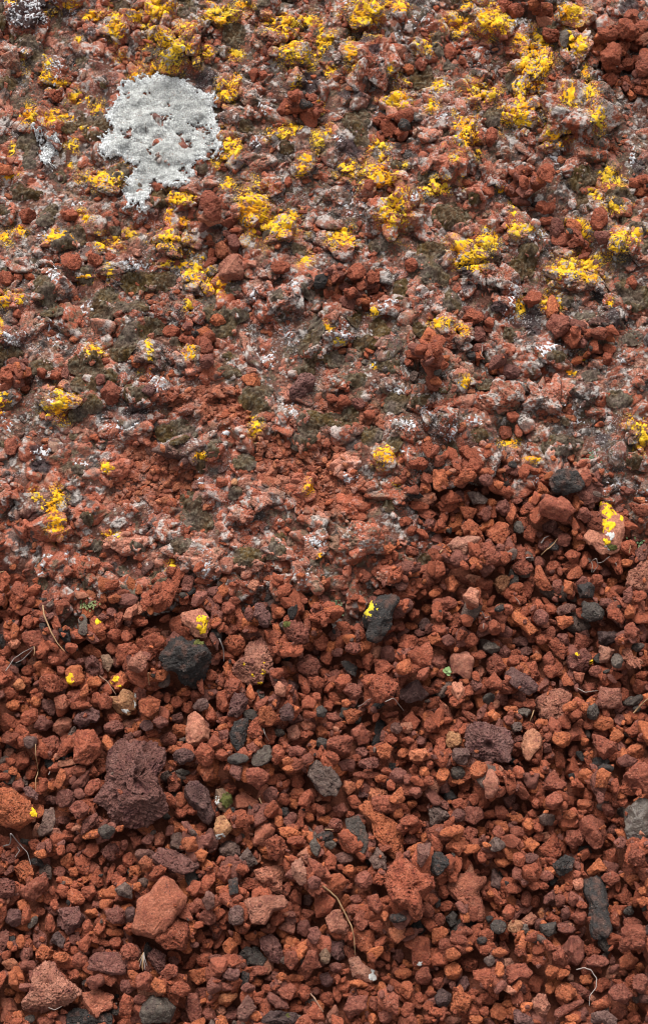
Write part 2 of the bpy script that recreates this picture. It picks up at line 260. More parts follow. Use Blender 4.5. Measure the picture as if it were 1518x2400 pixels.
'J':"""R 290 315 110 105;R 240 180 120 80;RM 235 250 85 90;M 370 415 105 90;O 425 510 75 65;M 500 560 110 110;MR 370 620 90 100;GK 615 685 85 100;RM 1065 405 80 120;R 700 830 140 60 -60;RMv 640 985 160 115;R 870 950 115 120;Rv 990 900 110 105;RM 400 1005 120 120;RM 380 890 120 100;TRv 490 1100 115 120;RO 1010 1020 130 90 20;O 1290 1045 90 80;O 1370 950 90 70;M 1235 975 90 80;R 870 1035 100 70;R 680 1110 95 130;RO 590 1130 100 70;MR 880 1115 75 110;RM 230 1150 110 100;R 370 1110 110 90;R 1150 1090 90 95;M 1055 1085 90 80;MR 600 490 80 60;RM 690 570 100 70;R 535 445 85 80;RO 370 355 130 60;MR 930 780 100 120;M 795 800 90 80;MR 770 905 90 100;R 840 770 60 60;K 860 830 80 70;R 1000 830 80 60;MR 1060 640 130 120""",
'P':"""Rv 265 450 75 60;R 1190 350 50 75;R 1235 365 40 40;R 1340 480 70 70;R 1380 520 70 50;K 1435 540 75 35;R 1320 530 50 40;R 330 1010 90 50;RM 1000 1060 130 95 -70;OP 1040 1150 80 90;R 130 1000 90 70;R 740 875 40 40;R 1350 850 40 40;M 1100 1130 70 80;OR 20 800 90 60""",
'Q':"""R 900 55 80 70;R 835 35 60 80;R 1330 330 100 90;R 1390 240 100 70;RM 1480 360 80 100;R 1410 380 70 60;R 1345 385 60 60;R 1310 250 100 60;Rv 1060 175 90 75;G 1115 230 45 80;R 1465 270 50 50;R 1505 230 50 60;R 780 660 70 80;R 595 230 70 75;R 650 260 45 40;O 400 300 60 55;RM 460 280 60 90;R 310 600 100 80;R 375 575 100 70;K 375 635 60 50;R 210 905 50 60;R 930 890 50 70;R 1030 890 70 100;R 985 830 40 50;K 1000 930 50 35;R 1040 970 90 60;M 1095 1060 70 100;R 1280 1060 80 100;M 1290 1155 90 60;R 1480 850 70 40;R 1490 885 60 40;R 1050 1020 80 40;R 770 900 60 70;R 1420 300 70 60""",
'S':"""R 345 55 100 100;R 450 35 70 70;R 530 30 60 40;R 35 120 70 80;R 85 105 50 50;PM 1080 60 140 110;R 1315 75 100 60;R 90 295 50 40;ORv 1020 300 75 55;R 800 345 90 60;M 880 340 50 45;K 915 365 35 35;RM 965 440 75 80;M 975 520 70 70;ORv 635 495 60 65;RM 530 670 100 110;Uv 710 675 70 55;M 480 610 50 50;R 275 590 60 40;R 295 545 50 40;R 205 565 50 50;R 55 615 60 50;R 20 560 40 80;R 75 565 80 50;M 120 500 50 40;RM 55 900 65 90;R 500 505 40 40;O 1180 590 100 60 -15;Uv 1415 620 160 85 45;T 1100 1065 35 40;R 1040 1070 60 50;R 1210 230 30 70""",
'W':"""R 150 105 90 90;R 230 115 70 75;R 60 180 75 60;Rv 125 195 65 60;R 175 160 50 50;R 265 70 50 40;R 270 160 45 40;R 410 60 65 65;M 20 90 60 50;M 95 130 50 40;Rv 700 285 100 80;R 780 295 50 50;M 680 235 60 40;M 725 355 80 90;UM 865 535 115 75;K 690 470 45 40;R 440 570 60 55;R 510 560 70 75;R 400 500 50 40;R 980 185 90 70;O 1075 225 110 65 80;MR 1100 320 110 115;R 1165 385 50 45;M 1210 410 50 45;R 1330 475 50 60;R 1440 125 60 60;Mv 165 695 70 50;R 95 685 70 50;R 40 670 60 40;R 215 740 60 50;R 890 750 70 50;R 855 790 60 45;R 920 800 50 90;OR 485 875 40 45;R 440 985 100 60"""}
# yellow lichen on loose stones: cx cy w h
YST={'A':"1425 190 90 130;1430 290 80 60;495 580 60 90;800 580 80 60;830 610 60 50;1040 600 60 60;690 170 40 50;1010 140 60 30;1180 250 30 20;350 935 50 25",
'B':"1070 70 110 150;1140 90 40 60;260 545 30 30;330 525 40 40;310 605 40 30;350 460 30 20;860 250 40 35;910 245 30 15;630 150 30 30;200 470 20 20",
'C':"1125 460 50 50;1020 400 40 30;500 50 60 30","D":"245 300 60 90;250 220 30 30","J":"1250 570 110 130;1200 690 80 90;1250 700 70 100;1230 800 50 60;1330 640 30 60;1200 540 70 50"}
# what grows on the crust: cx cy w h
YEL={'P':"60 700 30 50;600 1090 60 40;245 40 60 50;430 75 90 45;330 20 60 40;540 130 90 120;640 70 90 70;730 40 130 120;700 120 70 40;800 240 230 160;740 320 90 70;970 235 60 70;880 115 70 40;1030 60 150 90;1140 20 80 40;1320 110 120 90;1420 90 90 60;1500 180 40 120;1380 250 160 110;1290 285 50 40;120 320 50 90;215 280 50 80;210 350 60 60;265 385 110 45;360 455 60 60;410 460 30 60;130 545 60 90;260 540 130 60;460 520 60 70;390 600 40 30;340 680 50 60;330 770 40 30;500 830 180 80;1050 430 90 80;1100 370 50 50;1080 690 110 100;1040 750 60 60;1060 860 70 50;830 920 130 60;790 1000 50 90;855 1040 40 50;800 1120 120 90;860 1170 60 50;1190 980 130 200;1290 1060 160 120;1350 1010 100 60;1490 650 50 100;1430 740 70 40;1410 790 60 60;1310 625 100 70;1390 590 60 30;1490 500 50 60;1100 250 50 50;1380 400 40 60;20 1120 50 60;90 1080 100 40;270 1110 130 60;500 1130 110 60;390 1010 80 50;40 820 70 40;370 185 25 30;575 280 50 30;630 355 60 30",
'Q':"1010 190 120 100;965 330 130 170;930 440 110 130;1010 270 130 120;1160 470 90 60;190 60 150 150;350 25 100 60;20 180 60 70;780 10 60 30;670 20 60 40;590 90 60 50;640 110 90 90;790 100 150 110;920 170 100 50;1165 50 140 80;1020 45 40 30;1000 230 110 120;940 300 60 60;1045 330 30 60;910 420 60 80;920 530 150 130;1180 200 100 100;1140 430 90 80;1245 430 60 80;1280 540 60 130;1080 650 110 70;1220 330 30 50;665 620 110 130;735 430 140 90;530 400 90 50;510 490 60 60;340 460 110 90;360 390 90 60;430 210 30 50;490 200 60 60;310 320 30 60;130 250 60 130;25 330 50 50;260 680 80 60;280 740 60 50;260 820 150 120;200 770 40 30;110 790 90 70;375 770 30 30;330 980 130 180;520 870 120 80;640 840 40 60;820 890 40 25;610 740 40 30;720 710 30 50;885 990 40 60;930 1070 120 60;670 1170 160 90;760 1130 120 90;100 1110 120 80;1190 1080 120 80;1380 1130 100 100;1470 1090 60 90;1370 960 80 60;1330 830 100 80;1270 910 60 60;20 610 40 60",
'S':"930 60 130 90;95 190 50 60;20 210 50 90;5 300 20 90;830 35 160 50;900 80 100 80;1010 130 110 110;510 65 50 60;400 100 60 40;880 230 40 60;440 440 90 50;690 400 30 60;705 470 30 130;890 450 60 60;660 545 40 30;290 690 90 130;220 720 70 60;1195 790 50 80;940 940 60 40;500 990 60 50;170 1120 50 50;270 1130 60 80;230 1170 80 60;1440 1080 40 50;1430 20 60 50",
'W':"700 25 150 80;1150 60 170 90;1230 30 140 90;1250 100 90 40;1330 10 60 30;1065 220 80 80;920 240 40 70;235 260 55 40;20 330 40 40;80 400 60 30;500 390 60 70;550 310 90 50;640 340 60 50;660 590 50 70;240 510 40 30;1210 495 30 60;1160 545 40 25;1475 790 90 60;1490 850 60 90;290 935 90 80;860 870 80 40;980 950 70 30;340 1065 30 20;1340 215 30 40",
'X':"265 50 80 90;520 105 70 40;800 250 40 50;1505 210 40 30"}
WHI={'P':"150 60 260 150;1230 500 80 60;340 60 60 40;250 330 80 120;1200 650 80 70;1430 380 60 50;210 1100 80 40;350 960 60 40;100 240 50 40",
'Q':"590 560 110 60;245 510 40 45;450 100 120 60;920 110 80 60;440 920 80 60;130 960 110 100;1100 740 90 60;1290 360 30 60;1010 1110 70 50;70 660 60 80;350 160 50 40;300 900 100 40;190 1090 30 60;1440 750 30 120;740 200 80 60",
'S':"230 100 80 100;420 240 110 60;640 40 130 60;730 145 25 30;60 380 90 60;260 350 80 100;740 590 90 70;1390 140 60 60;1440 265 50 40;1350 360 80 90;1190 175 50 50;15 750 30 50;45 800 30 60;230 670 40 60;460 750 50 60;620 800 60 40;1050 560 50 30;940 1040 40 80;1365 710 60 80;1060 830 60 50;390 970 60 30;540 800 90 50;200 920 80 60;1250 470 90 80",
'W':"300 220 130 60;100 330 40 50;90 370 120 60;240 320 60 60;890 190 60 120;860 280 80 70;1060 430 150 80;350 630 70 40;380 790 110 70;590 840 120 80;480 740 60 80;1150 720 90 50;1180 760 80 70;700 780 60 60;1350 670 60 60;1260 545 60 40;1410 480 60 60;380 900 40 60;120 1040 80 60;1000 1040 90 60;1360 1080 100 60;230 490 50 50;1500 1100 60 60",
'X':"970 240 60 110;985 325 80 50;225 200 50 30;195 270 50 40;310 190 20 60;1160 450 50 40;610 415 90 40;1420 290 60 60;1470 140 80 60;400 560 30 80"}
MOS={'P':"130 195 120 60;60 170 60 40;170 280 70 90;40 390 80 80;380 290 60 50;460 600 140 130;400 560 70 50;130 680 100 110;140 770 90 50;100 900 100 80;170 910 60 50;560 800 110 60;350 1110 120 90;280 1150 90 50;740 930 90 100;930 790 80 60;1150 590 100 70;570 30 80 60;870 40 80 90;1100 180 100 130;1340 690 80 60;310 600 80 50;250 980 70 50;200 1030 100 60;30 980 60 60;270 830 90 60;540 1080 90 60;1250 1110 70 60;1400 1170 90 50;1280 1000 60 30;690 260 60 60;480 400 70 60",
'Q':"460 360 100 100;540 200 60 120;590 310 100 50;880 380 60 90;790 560 90 90;1200 310 60 40;1040 130 90 70;180 650 70 70;510 1170 120 60;960 1170 90 60;1440 150 60 60;1400 920 140 80;1440 1040 90 70;710 930 80 80;160 560 120 90;460 840 80 80;600 1010 180 110;1220 960 80 60;340 770 60 60;650 70 60 40;250 1150 90 50;1500 1130 40 120;1210 840 150 100",
'S':"20 80 50 50;210 160 100 120;400 90 100 80;500 200 120 120;620 130 120 90;730 120 160 90;640 240 140 50;250 260 120 50;480 270 110 80;720 320 130 80;620 370 130 120;570 450 100 80;390 500 160 110;490 570 110 90;190 520 120 60;390 610 130 80;630 640 110 90;440 700 80 60;1090 160 70 60;990 240 110 110;1440 150 60 100;1310 200 80 90;1110 280 110 60;1050 350 120 60;830 400 80 50;1060 470 50 50;1070 540 110 60;1180 650 110 150;1220 720 90 90;1460 790 110 130;1400 880 100 80;1420 540 100 50;1250 630 60 40;810 820 180 100;1010 900 80 90;350 750 90 60;920 990 100 60;1145 970 90 90;890 1150 110 90;1100 1110 80 60;60 460 90 50;1480 340 80 90;1450 430 110 90;340 840 50 40;370 1000 90 40;15 880 40 50",
'W':"360 150 60 110;480 40 120 100;930 50 120 120;540 110 120 60;600 220 100 110;140 290 60 90;470 265 30 40;450 350 80 80;190 410 120 80;50 485 80 70;300 500 100 120;150 580 90 70;330 690 120 90;450 660 80 100;40 765 80 60;120 760 80 100;220 850 100 90;330 880 80 70;600 920 80 80;870 370 60 80;1090 470 120 50;1250 560 100 50;1380 670 110 80;1470 200 130 120;1440 390 100 70;1120 880 200 100;1130 780 40 60;720 840 80 60;750 600 100 50;1220 280 110 50;1140 220 60 60;1450 960 80 70;310 1170 60 50;560 620 80 40;1390 120 80 80;940 570 50 30;260 340 100 60",
'X':"930 40 130 110;445 160 100 60;640 160 80 70;850 160 140 100;1150 210 140 100;1310 125 80 70;1290 190 90 70;1480 220 60 60;200 340 50 60;615 370 80 80;740 310 80 60;580 275 60 50;480 435 60 35;410 360 40 80;1180 380 90 40;400 30 80 60;1990 230 70 80"}
DRK={'P':"960 380 130 120;420 150 80 60;1440 380 130 130;1200 690 70 60;1120 770 60 60;150 60 300 170",'Q':"180 170 140 50;600 170 60 50;240 230 60 60;800 230 60 50;1430 30 110 70;120 680 150 130;120 870 70 90;1470 780 60 70;130 430 140 60",
'S':"640 740 120 90;200 980 110 70;160 910 60 60","W":"660 60 90 100;670 140 70 60;810 240 110 60;970 290 120 140;1350 290 60 110;1290 180 60 60;1300 860 70 60"}
# larger knobs of welded rock: cx cy w h angle
KNB={'P':"840 240 260 200 0;750 40 160 130 0;1040 70 170 110 0;560 130 120 150 0;200 550 240 150 -20;1190 980 150 230 80;1310 1060 170 130 0;800 1110 150 120 -30;850 930 160 90 0;1080 690 120 130 0;1080 410 150 110 40;500 830 190 110 0;1350 110 150 120 0;1380 240 180 140 0;970 240 90 90 0;1310 630 120 90 0;250 300 190 140 -40;270 1110 150 80 0;860 860 200 80 0;1430 750 140 120 0;1110 520 180 100 20;660 960 160 150 0;100 70 260 170 0;450 40 140 80 0",
'Q':"190 60 190 170 0;1000 300 330 180 70;1180 210 150 160 0;1190 540 340 330 0;665 620 150 150 0;740 440 170 110 0;920 530 210 140 20;260 820 190 130 0;1080 660 130 110 0;600 760 260 180 0;330 990 230 200 80;1190 1090 140 130 0;940 1030 170 120 0;740 1150 210 130 0;350 470 140 120 0;790 110 190 150 0;230 290 230 210 0;1170 50 170 110 0;100 1110 170 110 0;1380 1120 160 140 0;1370 960 110 110 0;780 800 120 130 0;1240 700 200 130 0;360 40 100 110 0;490 620 140 90 0",
'S':"900 90 200 120 -30;290 670 200 130 0;60 210 140 110 0;420 450 120 100 0;880 470 140 130 0;700 450 110 180 80;1330 170 200 170 0;190 1150 240 150 0;530 960 180 110 0;1190 790 130 170 80;750 620 150 110 0;230 130 160 170 0;650 260 240 120 0;60 350 150 120 0;870 900 260 120 0;1370 750 160 130 0;960 1050 120 130 0;880 230 150 120 0;1230 1130 100 90 0;1420 1050 130 120 0;560 30 200 90 0;350 50 200 100 0",
'W':"60 310 190 190 0;590 350 220 150 0;580 480 210 110 -20;650 580 120 130 0;1150 60 210 120 0;730 40 190 120 0;300 230 180 110 0;860 180 130 120 0;850 640 220 150 0;1060 640 200 150 0;980 490 150 90 0;1230 640 160 110 0;560 780 180 150 0;400 800 160 120 0;290 930 160 120 0;600 970 100 110 0;1340 270 120 160 -60;1070 430 180 110 0;1480 930 110 120 0;120 1140 180 130 0;1340 1080 170 110 0;1470 810 120 120 0;90 940 150 110 0;770 930 160 150 0;330 1080 190 110 0;440 660 120 120 0;1250 80 160 110 0;80 570 160 90 0",
'X':"190 60 260 150 0;500 330 190 110 0;560 110 220 110 0;960 220 220 150 0;850 160 150 100 0;1150 220 150 110 0;1430 280 170 160 0;1310 180 140 110 0;130 370 170 100 0;620 380 150 110 0;370 240 190 120 0;780 60 200 110 0;1120 320 190 120 0;1320 320 150 110 0;1700 130 260 160 0;1850 260 200 130 0;770 340 170 120 0;950 370 150 90 0;260 250 160 120 0"}
THALLUS="555,410 585,375 650,365 700,360 770,355 820,375 880,395 920,430 970,435 1010,455 1025,500 1015,580 1045,620 1055,650 1030,740 980,770 940,770 905,800 930,840 900,870 830,885 780,895 740,860 710,870 715,920 700,960 725,985 700,1020 660,1025 640,985 600,1010 580,985 585,960 560,920 580,880 580,840 630,810 625,780 590,770 540,745 500,760 480,740 440,710 450,680 500,640 530,610 490,570 485,520 520,500 540,470"
THALLUS2="150,600 185,590 210,640 290,640 285,700 250,760 255,795 210,780 180,770 185,710 170,660"
# areas, photo pixels: lower edge of the crust, pockets of loose gravel, crumbly rubble
CRUST="-300,1300 0,1335 60,1400 110,1465 185,1465 225,1425 330,1432 420,1402 560,1412 620,1432 700,1400 770,1385 800,1480 838,1480 850,1405 905,1350 965,1335 1025,1300 1040,1245 965,1190 955,1135 1000,1108 1040,1105 1072,1083 1140,1108 1180,1112 1258,1160 1300,1110 1370,1115 1400,1165 1470,1200 1480,1290 1540,1310 1900,1330 1900,-400 -300,-400"
POCK=["1388,90 1410,72 1640,40 1640,220 1480,222 1425,200 1393,165","1178,400 1290,415 1300,465 1268,470 1198,450","758,630 825,630 900,645 918,685 870,705 790,705 740,690","948,835 1040,850 1030,910 968,905","1083,730 1130,720 1160,740 1140,810 1150,860 1210,845 1220,880 1160,880 1110,840 1105,800","1155,970 1225,980 1208,1025","1333,765 1425,765 1435,850 1335,840","873,280 973,285 968,325 880,320","1160,0 1300,0 1290,50 1240,60 1190,25","480,500 565,500 565,600 520,645 480,600","645,230 750,240 740,285 650,275","0,845 70,850 65,930 0,940","1275,520 1330,510 1420,560 1400,590 1330,575","380,760 470,760 520,800 440,810","120,865 170,860 165,905 125,905","1480,410 1600,410 1600,470 1485,460"]
RUBB=["380,920 450,895 560,900 575,990 520,1000 450,960 415,970","280,1050 350,1020 390,1050 480,1100 500,1150 400,1180 260,1170 240,1130","760,915 880,945 900,1000 860,1010 790,970 740,950","590,1030 780,1020 850,1090 870,1200 790,1220 700,1190 600,1130"]
# dry needles, twigs and roots: tile, colour, radius mm, points
TWG="""A t 1.6 330,110 345,190 390,300 430,370 478,425
A g .9 50,530 110,450 180,410 262,380
A g .8 115,465 170,445 225,405 255,385
A t 1 264,385 268,420 264,450
A t 1 262,1045 258,1120 254,1200
D t 1 250,0 250,70 252,150
A b 1 705,560 760,600 820,690
A t .9 1065,655 1095,615
D g 1.2 0,528 50,520 95,480 130,525 180,580 205,668
D g .8 95,610 125,565 110,540
E t 1.5 750,865 800,895 850,935 910,1040 950,1120 970,1200 978,1310
H b 1.3 665,685 690,730 720,780 755,832
I w 1.5 1020,512 1070,502 1120,520 1160,575 1155,640 1110,700 1104,770
C t 1.2 716,790 705,825 690,862
C w 1.2 1030,622 1080,660 1160,662
C t 1.6 1430,790 1470,750 1520,708
C w 1.1 580,0 605,20 618,48
C w 1.3 320,195 350,215 385,183
C w 1.3 352,215 350,255
J t 1.3 780,866 830,840 860,810 882,780
J g 1.2 660,918 690,910 722,896
J g 1.6 775,790 800,750 835,728
B w 1.3 1000,765 1035,780 1085,775
B w 1.2 1180,795 1240,770 1320,800
B w 1.2 338,955 350,990 375,1012
B g 1.2 30,325 55,380 55,440
E t 1.2 303,205 322,250
E t 1.2 765,425 800,428 828,436
G w 1 360,795 400,808 450,785
J w 1.2 1130,925 1135,960 1130,1000
J w 1.1 1130,930 1160,955 1200,955 1240,932
J w 1.1 1140,1000 1165,975 1150,940
J w 1 1285,960 1298,985
D w 1.2 338,40 350,15
X t 1.3 0,320 15,305 32,298
J t 1 1378,900 1385,850
J t 1.5 45,945 70,905
W w 1 740,420 742,445 735,470 750,480"""
WST={'A':"595 185 60 70;600 292 60 26;1050 600 36 50;560 230 20 60;950 720 20 120;860 800 120 30",'J':"1250 760 60 70;1245 850 60 40",'E':"30 480 90 40;10 230 40 60",'H':"1110 550 70 100;1430 470 40 40",'B':"430 640 30 60","C":"540 60 40 16"}
MST={'A':"1400 315 80 40;745 480 60 60;95 590 60 25",'E':"70 225 85 90",'H':"505 838 50 34",'J':"1262 845 60 45","B":"500 190 60 50"}
# ---------------------------------------------------------------- pixel <-> ground
TV=math.tan(R_(VF/2)); cp,sp=math.cos(R_(PITCH)),math.sin(R_(PITCH))
def zr(y):                                  # mean height of the ground: a low bank that rises away from the camera
    s=np.clip((y-.66)/.22,0,1); s=s*s*(3-2*s)
    return .022*s+.05*np.clip((y-.8)/1.0,0,1.3)
def w2p(x,y,z):
    dy=y; dz=z-CH
    f=dy*cp-dz*sp; v=dy*sp+dz*cp
    return 759+x/f*1200/TV, 1200-v/f*1200/TV
def p2w(px,py,dz=0.):
    u=(np.asarray(px,float)-759)/1200*TV; v=(1200-np.asarray(py,float))/1200*TV
    dx=u; dy=cp+v*sp; dzz=-sp+v*cp
    z=np.zeros_like(u)+dz
    for _ in range(6):
        t=(z-CH)/dzz; z=zr(t*dy)+dz
    t=(z-CH)/dzz
    return t*dx,t*dy
def pxscale(y): return (y*cp-(zr(y)-CH)*sp)*TV/1200     # metres per photo pixel
# ---------------------------------------------------------------- noise
def _h(i,s):
    i=i*np.uint32(0x27d4eb2d)+np.uint32((s*0x165667b1)&0xffffffff)
    i=(i^(i>>np.uint32(15)))*np.uint32(0x85ebca6b); i=(i^(i>>np.uint32(13)))*np.uint32(0xc2b2ae35)
    return i^(i>>np.uint32(16))
def _u(a): return np.asarray(a).astype(np.int64).astype(np.uint32)
def hsh(ix,iy,iz,s):
    return (_h(_h(_h(_u(ix),s)+_u(iy),s+1)+_u(iz),s+2)&np.uint32(0xffffff))*np.float32(1/0xffffff)
def vn3(p,s=0):
    f=np.floor(p); t=(p-f).astype(np.float32); t=t*t*t*(t*(t*6-15)+10)
    x,y,z=[_u(f[...,i]) for i in range(3)]; a,b,c=t[...,0],t[...,1],t[...,2]; one=np.uint32(1); k=np.float32(1/0xffffff); m=np.uint32(0xffffff)
    L=[]
    for i in (0,1):
        hx=_h(x+one if i else x,s); P=[]
        for j in (0,1):
            hy=_h(hx+(y+one if j else y),s+1); v0=(_h(hy+z,s+2)&m)*k; v1=(_h(hy+z+one,s+2)&m)*k; P.append(v0+(v1-v0)*c)
        L.append(P[0]+(P[1]-P[0])*b)
    return (L[0]+(L[1]-L[0])*a)*2-1
def fb3(p,o=3,s=0,g=.5):
    r=0;a=1;n=0
    for i in range(o): r=r+a*vn3(p*2.03**i+7.3*i,s+i*11); n+=a; a*=g
    return r/n
def vn2(x,y,s=0):
    fx=np.floor(x);fy=np.floor(y);a=x-fx;b=y-fy
    a=a*a*a*(a*(a*6-15)+10);b=b*b*b*(b*(b*6-15)+10)
    ix=fx.astype(np.int64);iy=fy.astype(np.int64);z=np.zeros_like(ix)
    return 2*((1-a)*(1-b)*hsh(ix,iy,z,s)+a*(1-b)*hsh(ix+1,iy,z,s)+(1-a)*b*hsh(ix,iy+1,z,s)+a*b*hsh(ix+1,iy+1,z,s))-1
def fb2(x,y,sc_,o=3,s=0,g=.55):
    r=0;a=1;n=0; c,q=math.cos(.6),math.sin(.6); x=x/sc_;y=y/sc_
    for i in range(o):
        r=r+a*vn2(x+3.1*i,y-5.7*i,s+i*17); n+=a;a*=g; x,y=(c*x-q*y)*2.07,(q*x+c*y)*2.07
    return r/n*1.6
def worley3(p,s=0):
    f=np.floor(p).astype(np.int64); d=np.full(len(p),9.)
    for i in (-1,0,1):
        for j in (-1,0,1):
            for k in (-1,0,1):
                x,y,z=f[:,0]+i,f[:,1]+j,f[:,2]+k
                q=np.stack([x+hsh(x,y,z,s),y+hsh(x,y,z,s+5),z+hsh(x,y,z,s+9)],1)
                d=np.minimum(d,((p-q)**2).sum(1))
    return np.sqrt(d)
rng=np.random.default_rng(7)
# ---------------------------------------------------------------- real-world colours (linear)
ALB=dict(R=(.262,.070,.036),O=(.39,.113,.046),M=(.18,.064,.046),U=(.145,.066,.055),K=(.034,.029,.027),G=(.115,.088,.07),P=(.38,.15,.092),T=(.38,.18,.085))
def colour(code):
    L=[c for c in code if c in ALB]
    wts=[2,1][:len(L)] if len(L)>1 else [1]
    return np.average([ALB[c] for c in L],axis=0,weights=wts)
# ---------------------------------------------------------------- materials
def mat(name,rough=.95,spec=.25,bumps=((700,.0012,.6),),pits=None,vary=.3,speck=None,crack=None,sheen=0):
    m=bpy.data.materials.new(name); m.use_nodes=True; n=m.node_tree; N=n.nodes; L=n.links
    b=N['Principled BSDF']; b.inputs['Roughness'].default_value=rough; b.inputs['Specular IOR Level'].default_value=spec
    if sheen: b.inputs['Sheen Weight'].default_value=sheen; b.inputs['Sheen Roughness'].default_value=.5
    g=N.new('ShaderNodeNewGeometry'); at=N.new('ShaderNodeAttribute'); at.attribute_name='Col'
    nz=N.new('ShaderNodeTexNoise'); nz.inputs['Scale'].default_value=420; nz.inputs['Detail'].default_value=5; nz.inputs['Roughness'].default_value=.7
    L.new(g.outputs['Position'],nz.inputs['Vector'])
    mr=N.new('ShaderNodeMapRange'); mr.inputs[1].default_value=.3; mr.inputs[2].default_value=.7; mr.inputs[3].default_value=1-vary; mr.inputs[4].default_value=1+vary
    L.new(nz.outputs['Fac'],mr.inputs[0])
    mx=N.new('ShaderNodeVectorMath'); mx.operation='SCALE'; L.new(at.outputs['Color'],mx.inputs[0]); L.new(mr.outputs[0],mx.inputs['Scale'])
    col=mx.outputs[0]
    if speck:       # (scale, threshold, colour, attribute): crystals, dust grains and specks of lichen that sit on the surface
        for (scl,th,cc,attr) in speck:
            s1=N.new('ShaderNodeTexNoise'); s1.inputs['Scale'].default_value=scl; s1.inputs['Detail'].default_value=3; s1.inputs['Roughness'].default_value=.65
            L.new(g.outputs['Position'],s1.inputs['Vector'])
            s2=N.new('ShaderNodeTexNoise'); s2.inputs['Scale'].default_value=scl*.13; s2.inputs['Detail'].default_value=2
            L.new(g.outputs['Position'],s2.inputs['Vector'])
            ad=N.new('ShaderNodeMath'); ad.operation='MULTIPLY_ADD'; ad.inputs[1].default_value=.35; L.new(s2.outputs['Fac'],ad.inputs[0]); L.new(s1.outputs['Fac'],ad.inputs[2])
            r=N.new('ShaderNodeMapRange'); r.inputs[1].default_value=th+.175; r.inputs[2].default_value=th+.175+.03
            L.new(ad.outputs[0],r.inputs[0]); fac=r.outputs[0]
            if attr:
                a2=N.new('ShaderNodeAttribute'); a2.attribute_name=attr
                mu=N.new('ShaderNodeMath'); mu.operation='MULTIPLY'; L.new(fac,mu.inputs[0]); L.new(a2.outputs['Fac'],mu.inputs[1]); fac=mu.outputs[0]
            mi=N.new('ShaderNodeMix'); mi.data_type='RGBA'; L.new(fac,mi.inputs[0]); L.new(col,mi.inputs[6]); mi.inputs[7].default_value=(*cc,1); col=mi.outputs[2]
    h=None; bsc=1
    def addh(sock,k):
        nonlocal h
        a=N.new('ShaderNodeMath'); a.operation='MULTIPLY_ADD'; a.inputs[1].default_value=k; L.new(sock,a.inputs[0])
        if h is None: a.inputs[2].default_value=0
        else: L.new(h,a.inputs[2])
        h=a.outputs[0]
    for (s,k,ro) in bumps:
        q=N.new('ShaderNodeTexNoise'); q.inputs['Scale'].default_value=s; q.inputs['Detail'].default_value=6; q.inputs['Roughness'].default_value=ro
        L.new(g.outputs['Position'],q.inputs['Vector']); addh(q.outputs['Fac'],k)
    if pits:
        for (s,k,rr) in pits:
            v=N.new('ShaderNodeTexVoronoi'); v.inputs['Scale'].default_value=s; L.new(g.outputs['Position'],v.inputs['Vector'])
            r=N.new('ShaderNodeMapRange'); r.inputs[1].default_value=rr*.5; r.inputs[2].default_value=rr; r.inputs[3].default_value=-1; r.inputs[4].default_value=0
            L.new(v.outputs['Distance'],r.inputs[0])
            a2=N.new('ShaderNodeAttribute'); a2.attribute_name='Ves'
            mu=N.new('ShaderNodeMath'); mu.operation='MULTIPLY'; L.new(r.outputs[0],mu.inputs[0]); L.new(a2.outputs['Fac'],mu.inputs[1]); addh(mu.outputs[0],k)
    if crack:
        s,k=crack
        v=N.new('ShaderNodeTexVoronoi'); v.feature='DISTANCE_TO_EDGE'; v.inputs['Scale'].default_value=s; L.new(g.outputs['Position'],v.inputs['Vector'])
        r=N.new('ShaderNodeMapRange'); r.inputs[1].default_value=.0; r.inputs[2].default_value=.16; L.new(v.outputs['Distance'],r.inputs[0]); addh(r.outputs[0],k)
        mi=N.new('ShaderNodeMix'); mi.data_type='RGBA'
        r2=N.new('ShaderNodeMapRange'); r2.inputs[1].default_value=.02; r2.inputs[2].default_value=.09; L.new(v.outputs['Distance'],r2.inputs[0])
        dk=N.new('ShaderNodeVectorMath'); dk.operation='SCALE'; dk.inputs['Scale'].default_value=.62; L.new(col,dk.inputs[0])
        L.new(r2.outputs[0],mi.inputs[0]); L.new(dk.outputs[0],mi.inputs[6]); L.new(col,mi.inputs[7]); col=mi.outputs[2]
    bu=N.new('ShaderNodeBump'); bu.inputs['Strength'].default_value=1; bu.inputs['Distance'].default_value=1; L.new(h,bu.inputs['Height']); L.new(bu.outputs[0],b.inputs['Normal'])
    L.new(col,b.inputs['Base Color'])
    return m
M_stone=mat('scoria_rock',bumps=((240,.0022,.7),(1200,.0009,.6)),pits=((210,.0026,.38),(480,.0014,.4)),vary=.42,speck=((800,.69,(.5,.3,.22),None),(500,.66,(.07,.035,.03),None)))
M_wet=mat('glossy_rock',rough=.35,spec=.6,bumps=((260,.0016,.65),(1300,.0006,.6)),pits=((230,.0014,.33),),vary=.35)
M_crust=mat('crusted_rock',bumps=((240,.0024,.72),(1200,.001,.6)),pits=((260,.002,.36),),vary=.36,speck=((620,.60,(.58,.54,.53),'Spk'),(330,.57,(.085,.07,.055),'Drk'),(900,.68,(.07,.045,.04),None),(520,.565,(.80,.46,.02),'Yel')))
M_yel=mat('yellow_lichen',bumps=((900,.0012,.6),),vary=.22,rough=.8)
M_whi=mat('white_lichen',bumps=((900,.001,.6),),vary=.22,rough=.9)
M_tha=mat('grey_white_lichen',speck=((420,.63,(.33,.25,.2),None),(200,.60,(.42,.43,.42),None)),bumps=((700,.0009,.6),),vary=.16,rough=.9,crack=(290,.0018))
M_mos=mat('moss',bumps=((1500,.002,.75),(600,.0012,.6)),vary=.6,rough=1,spec=.05,speck=((1100,.66,(.28,.22,.16),None),))
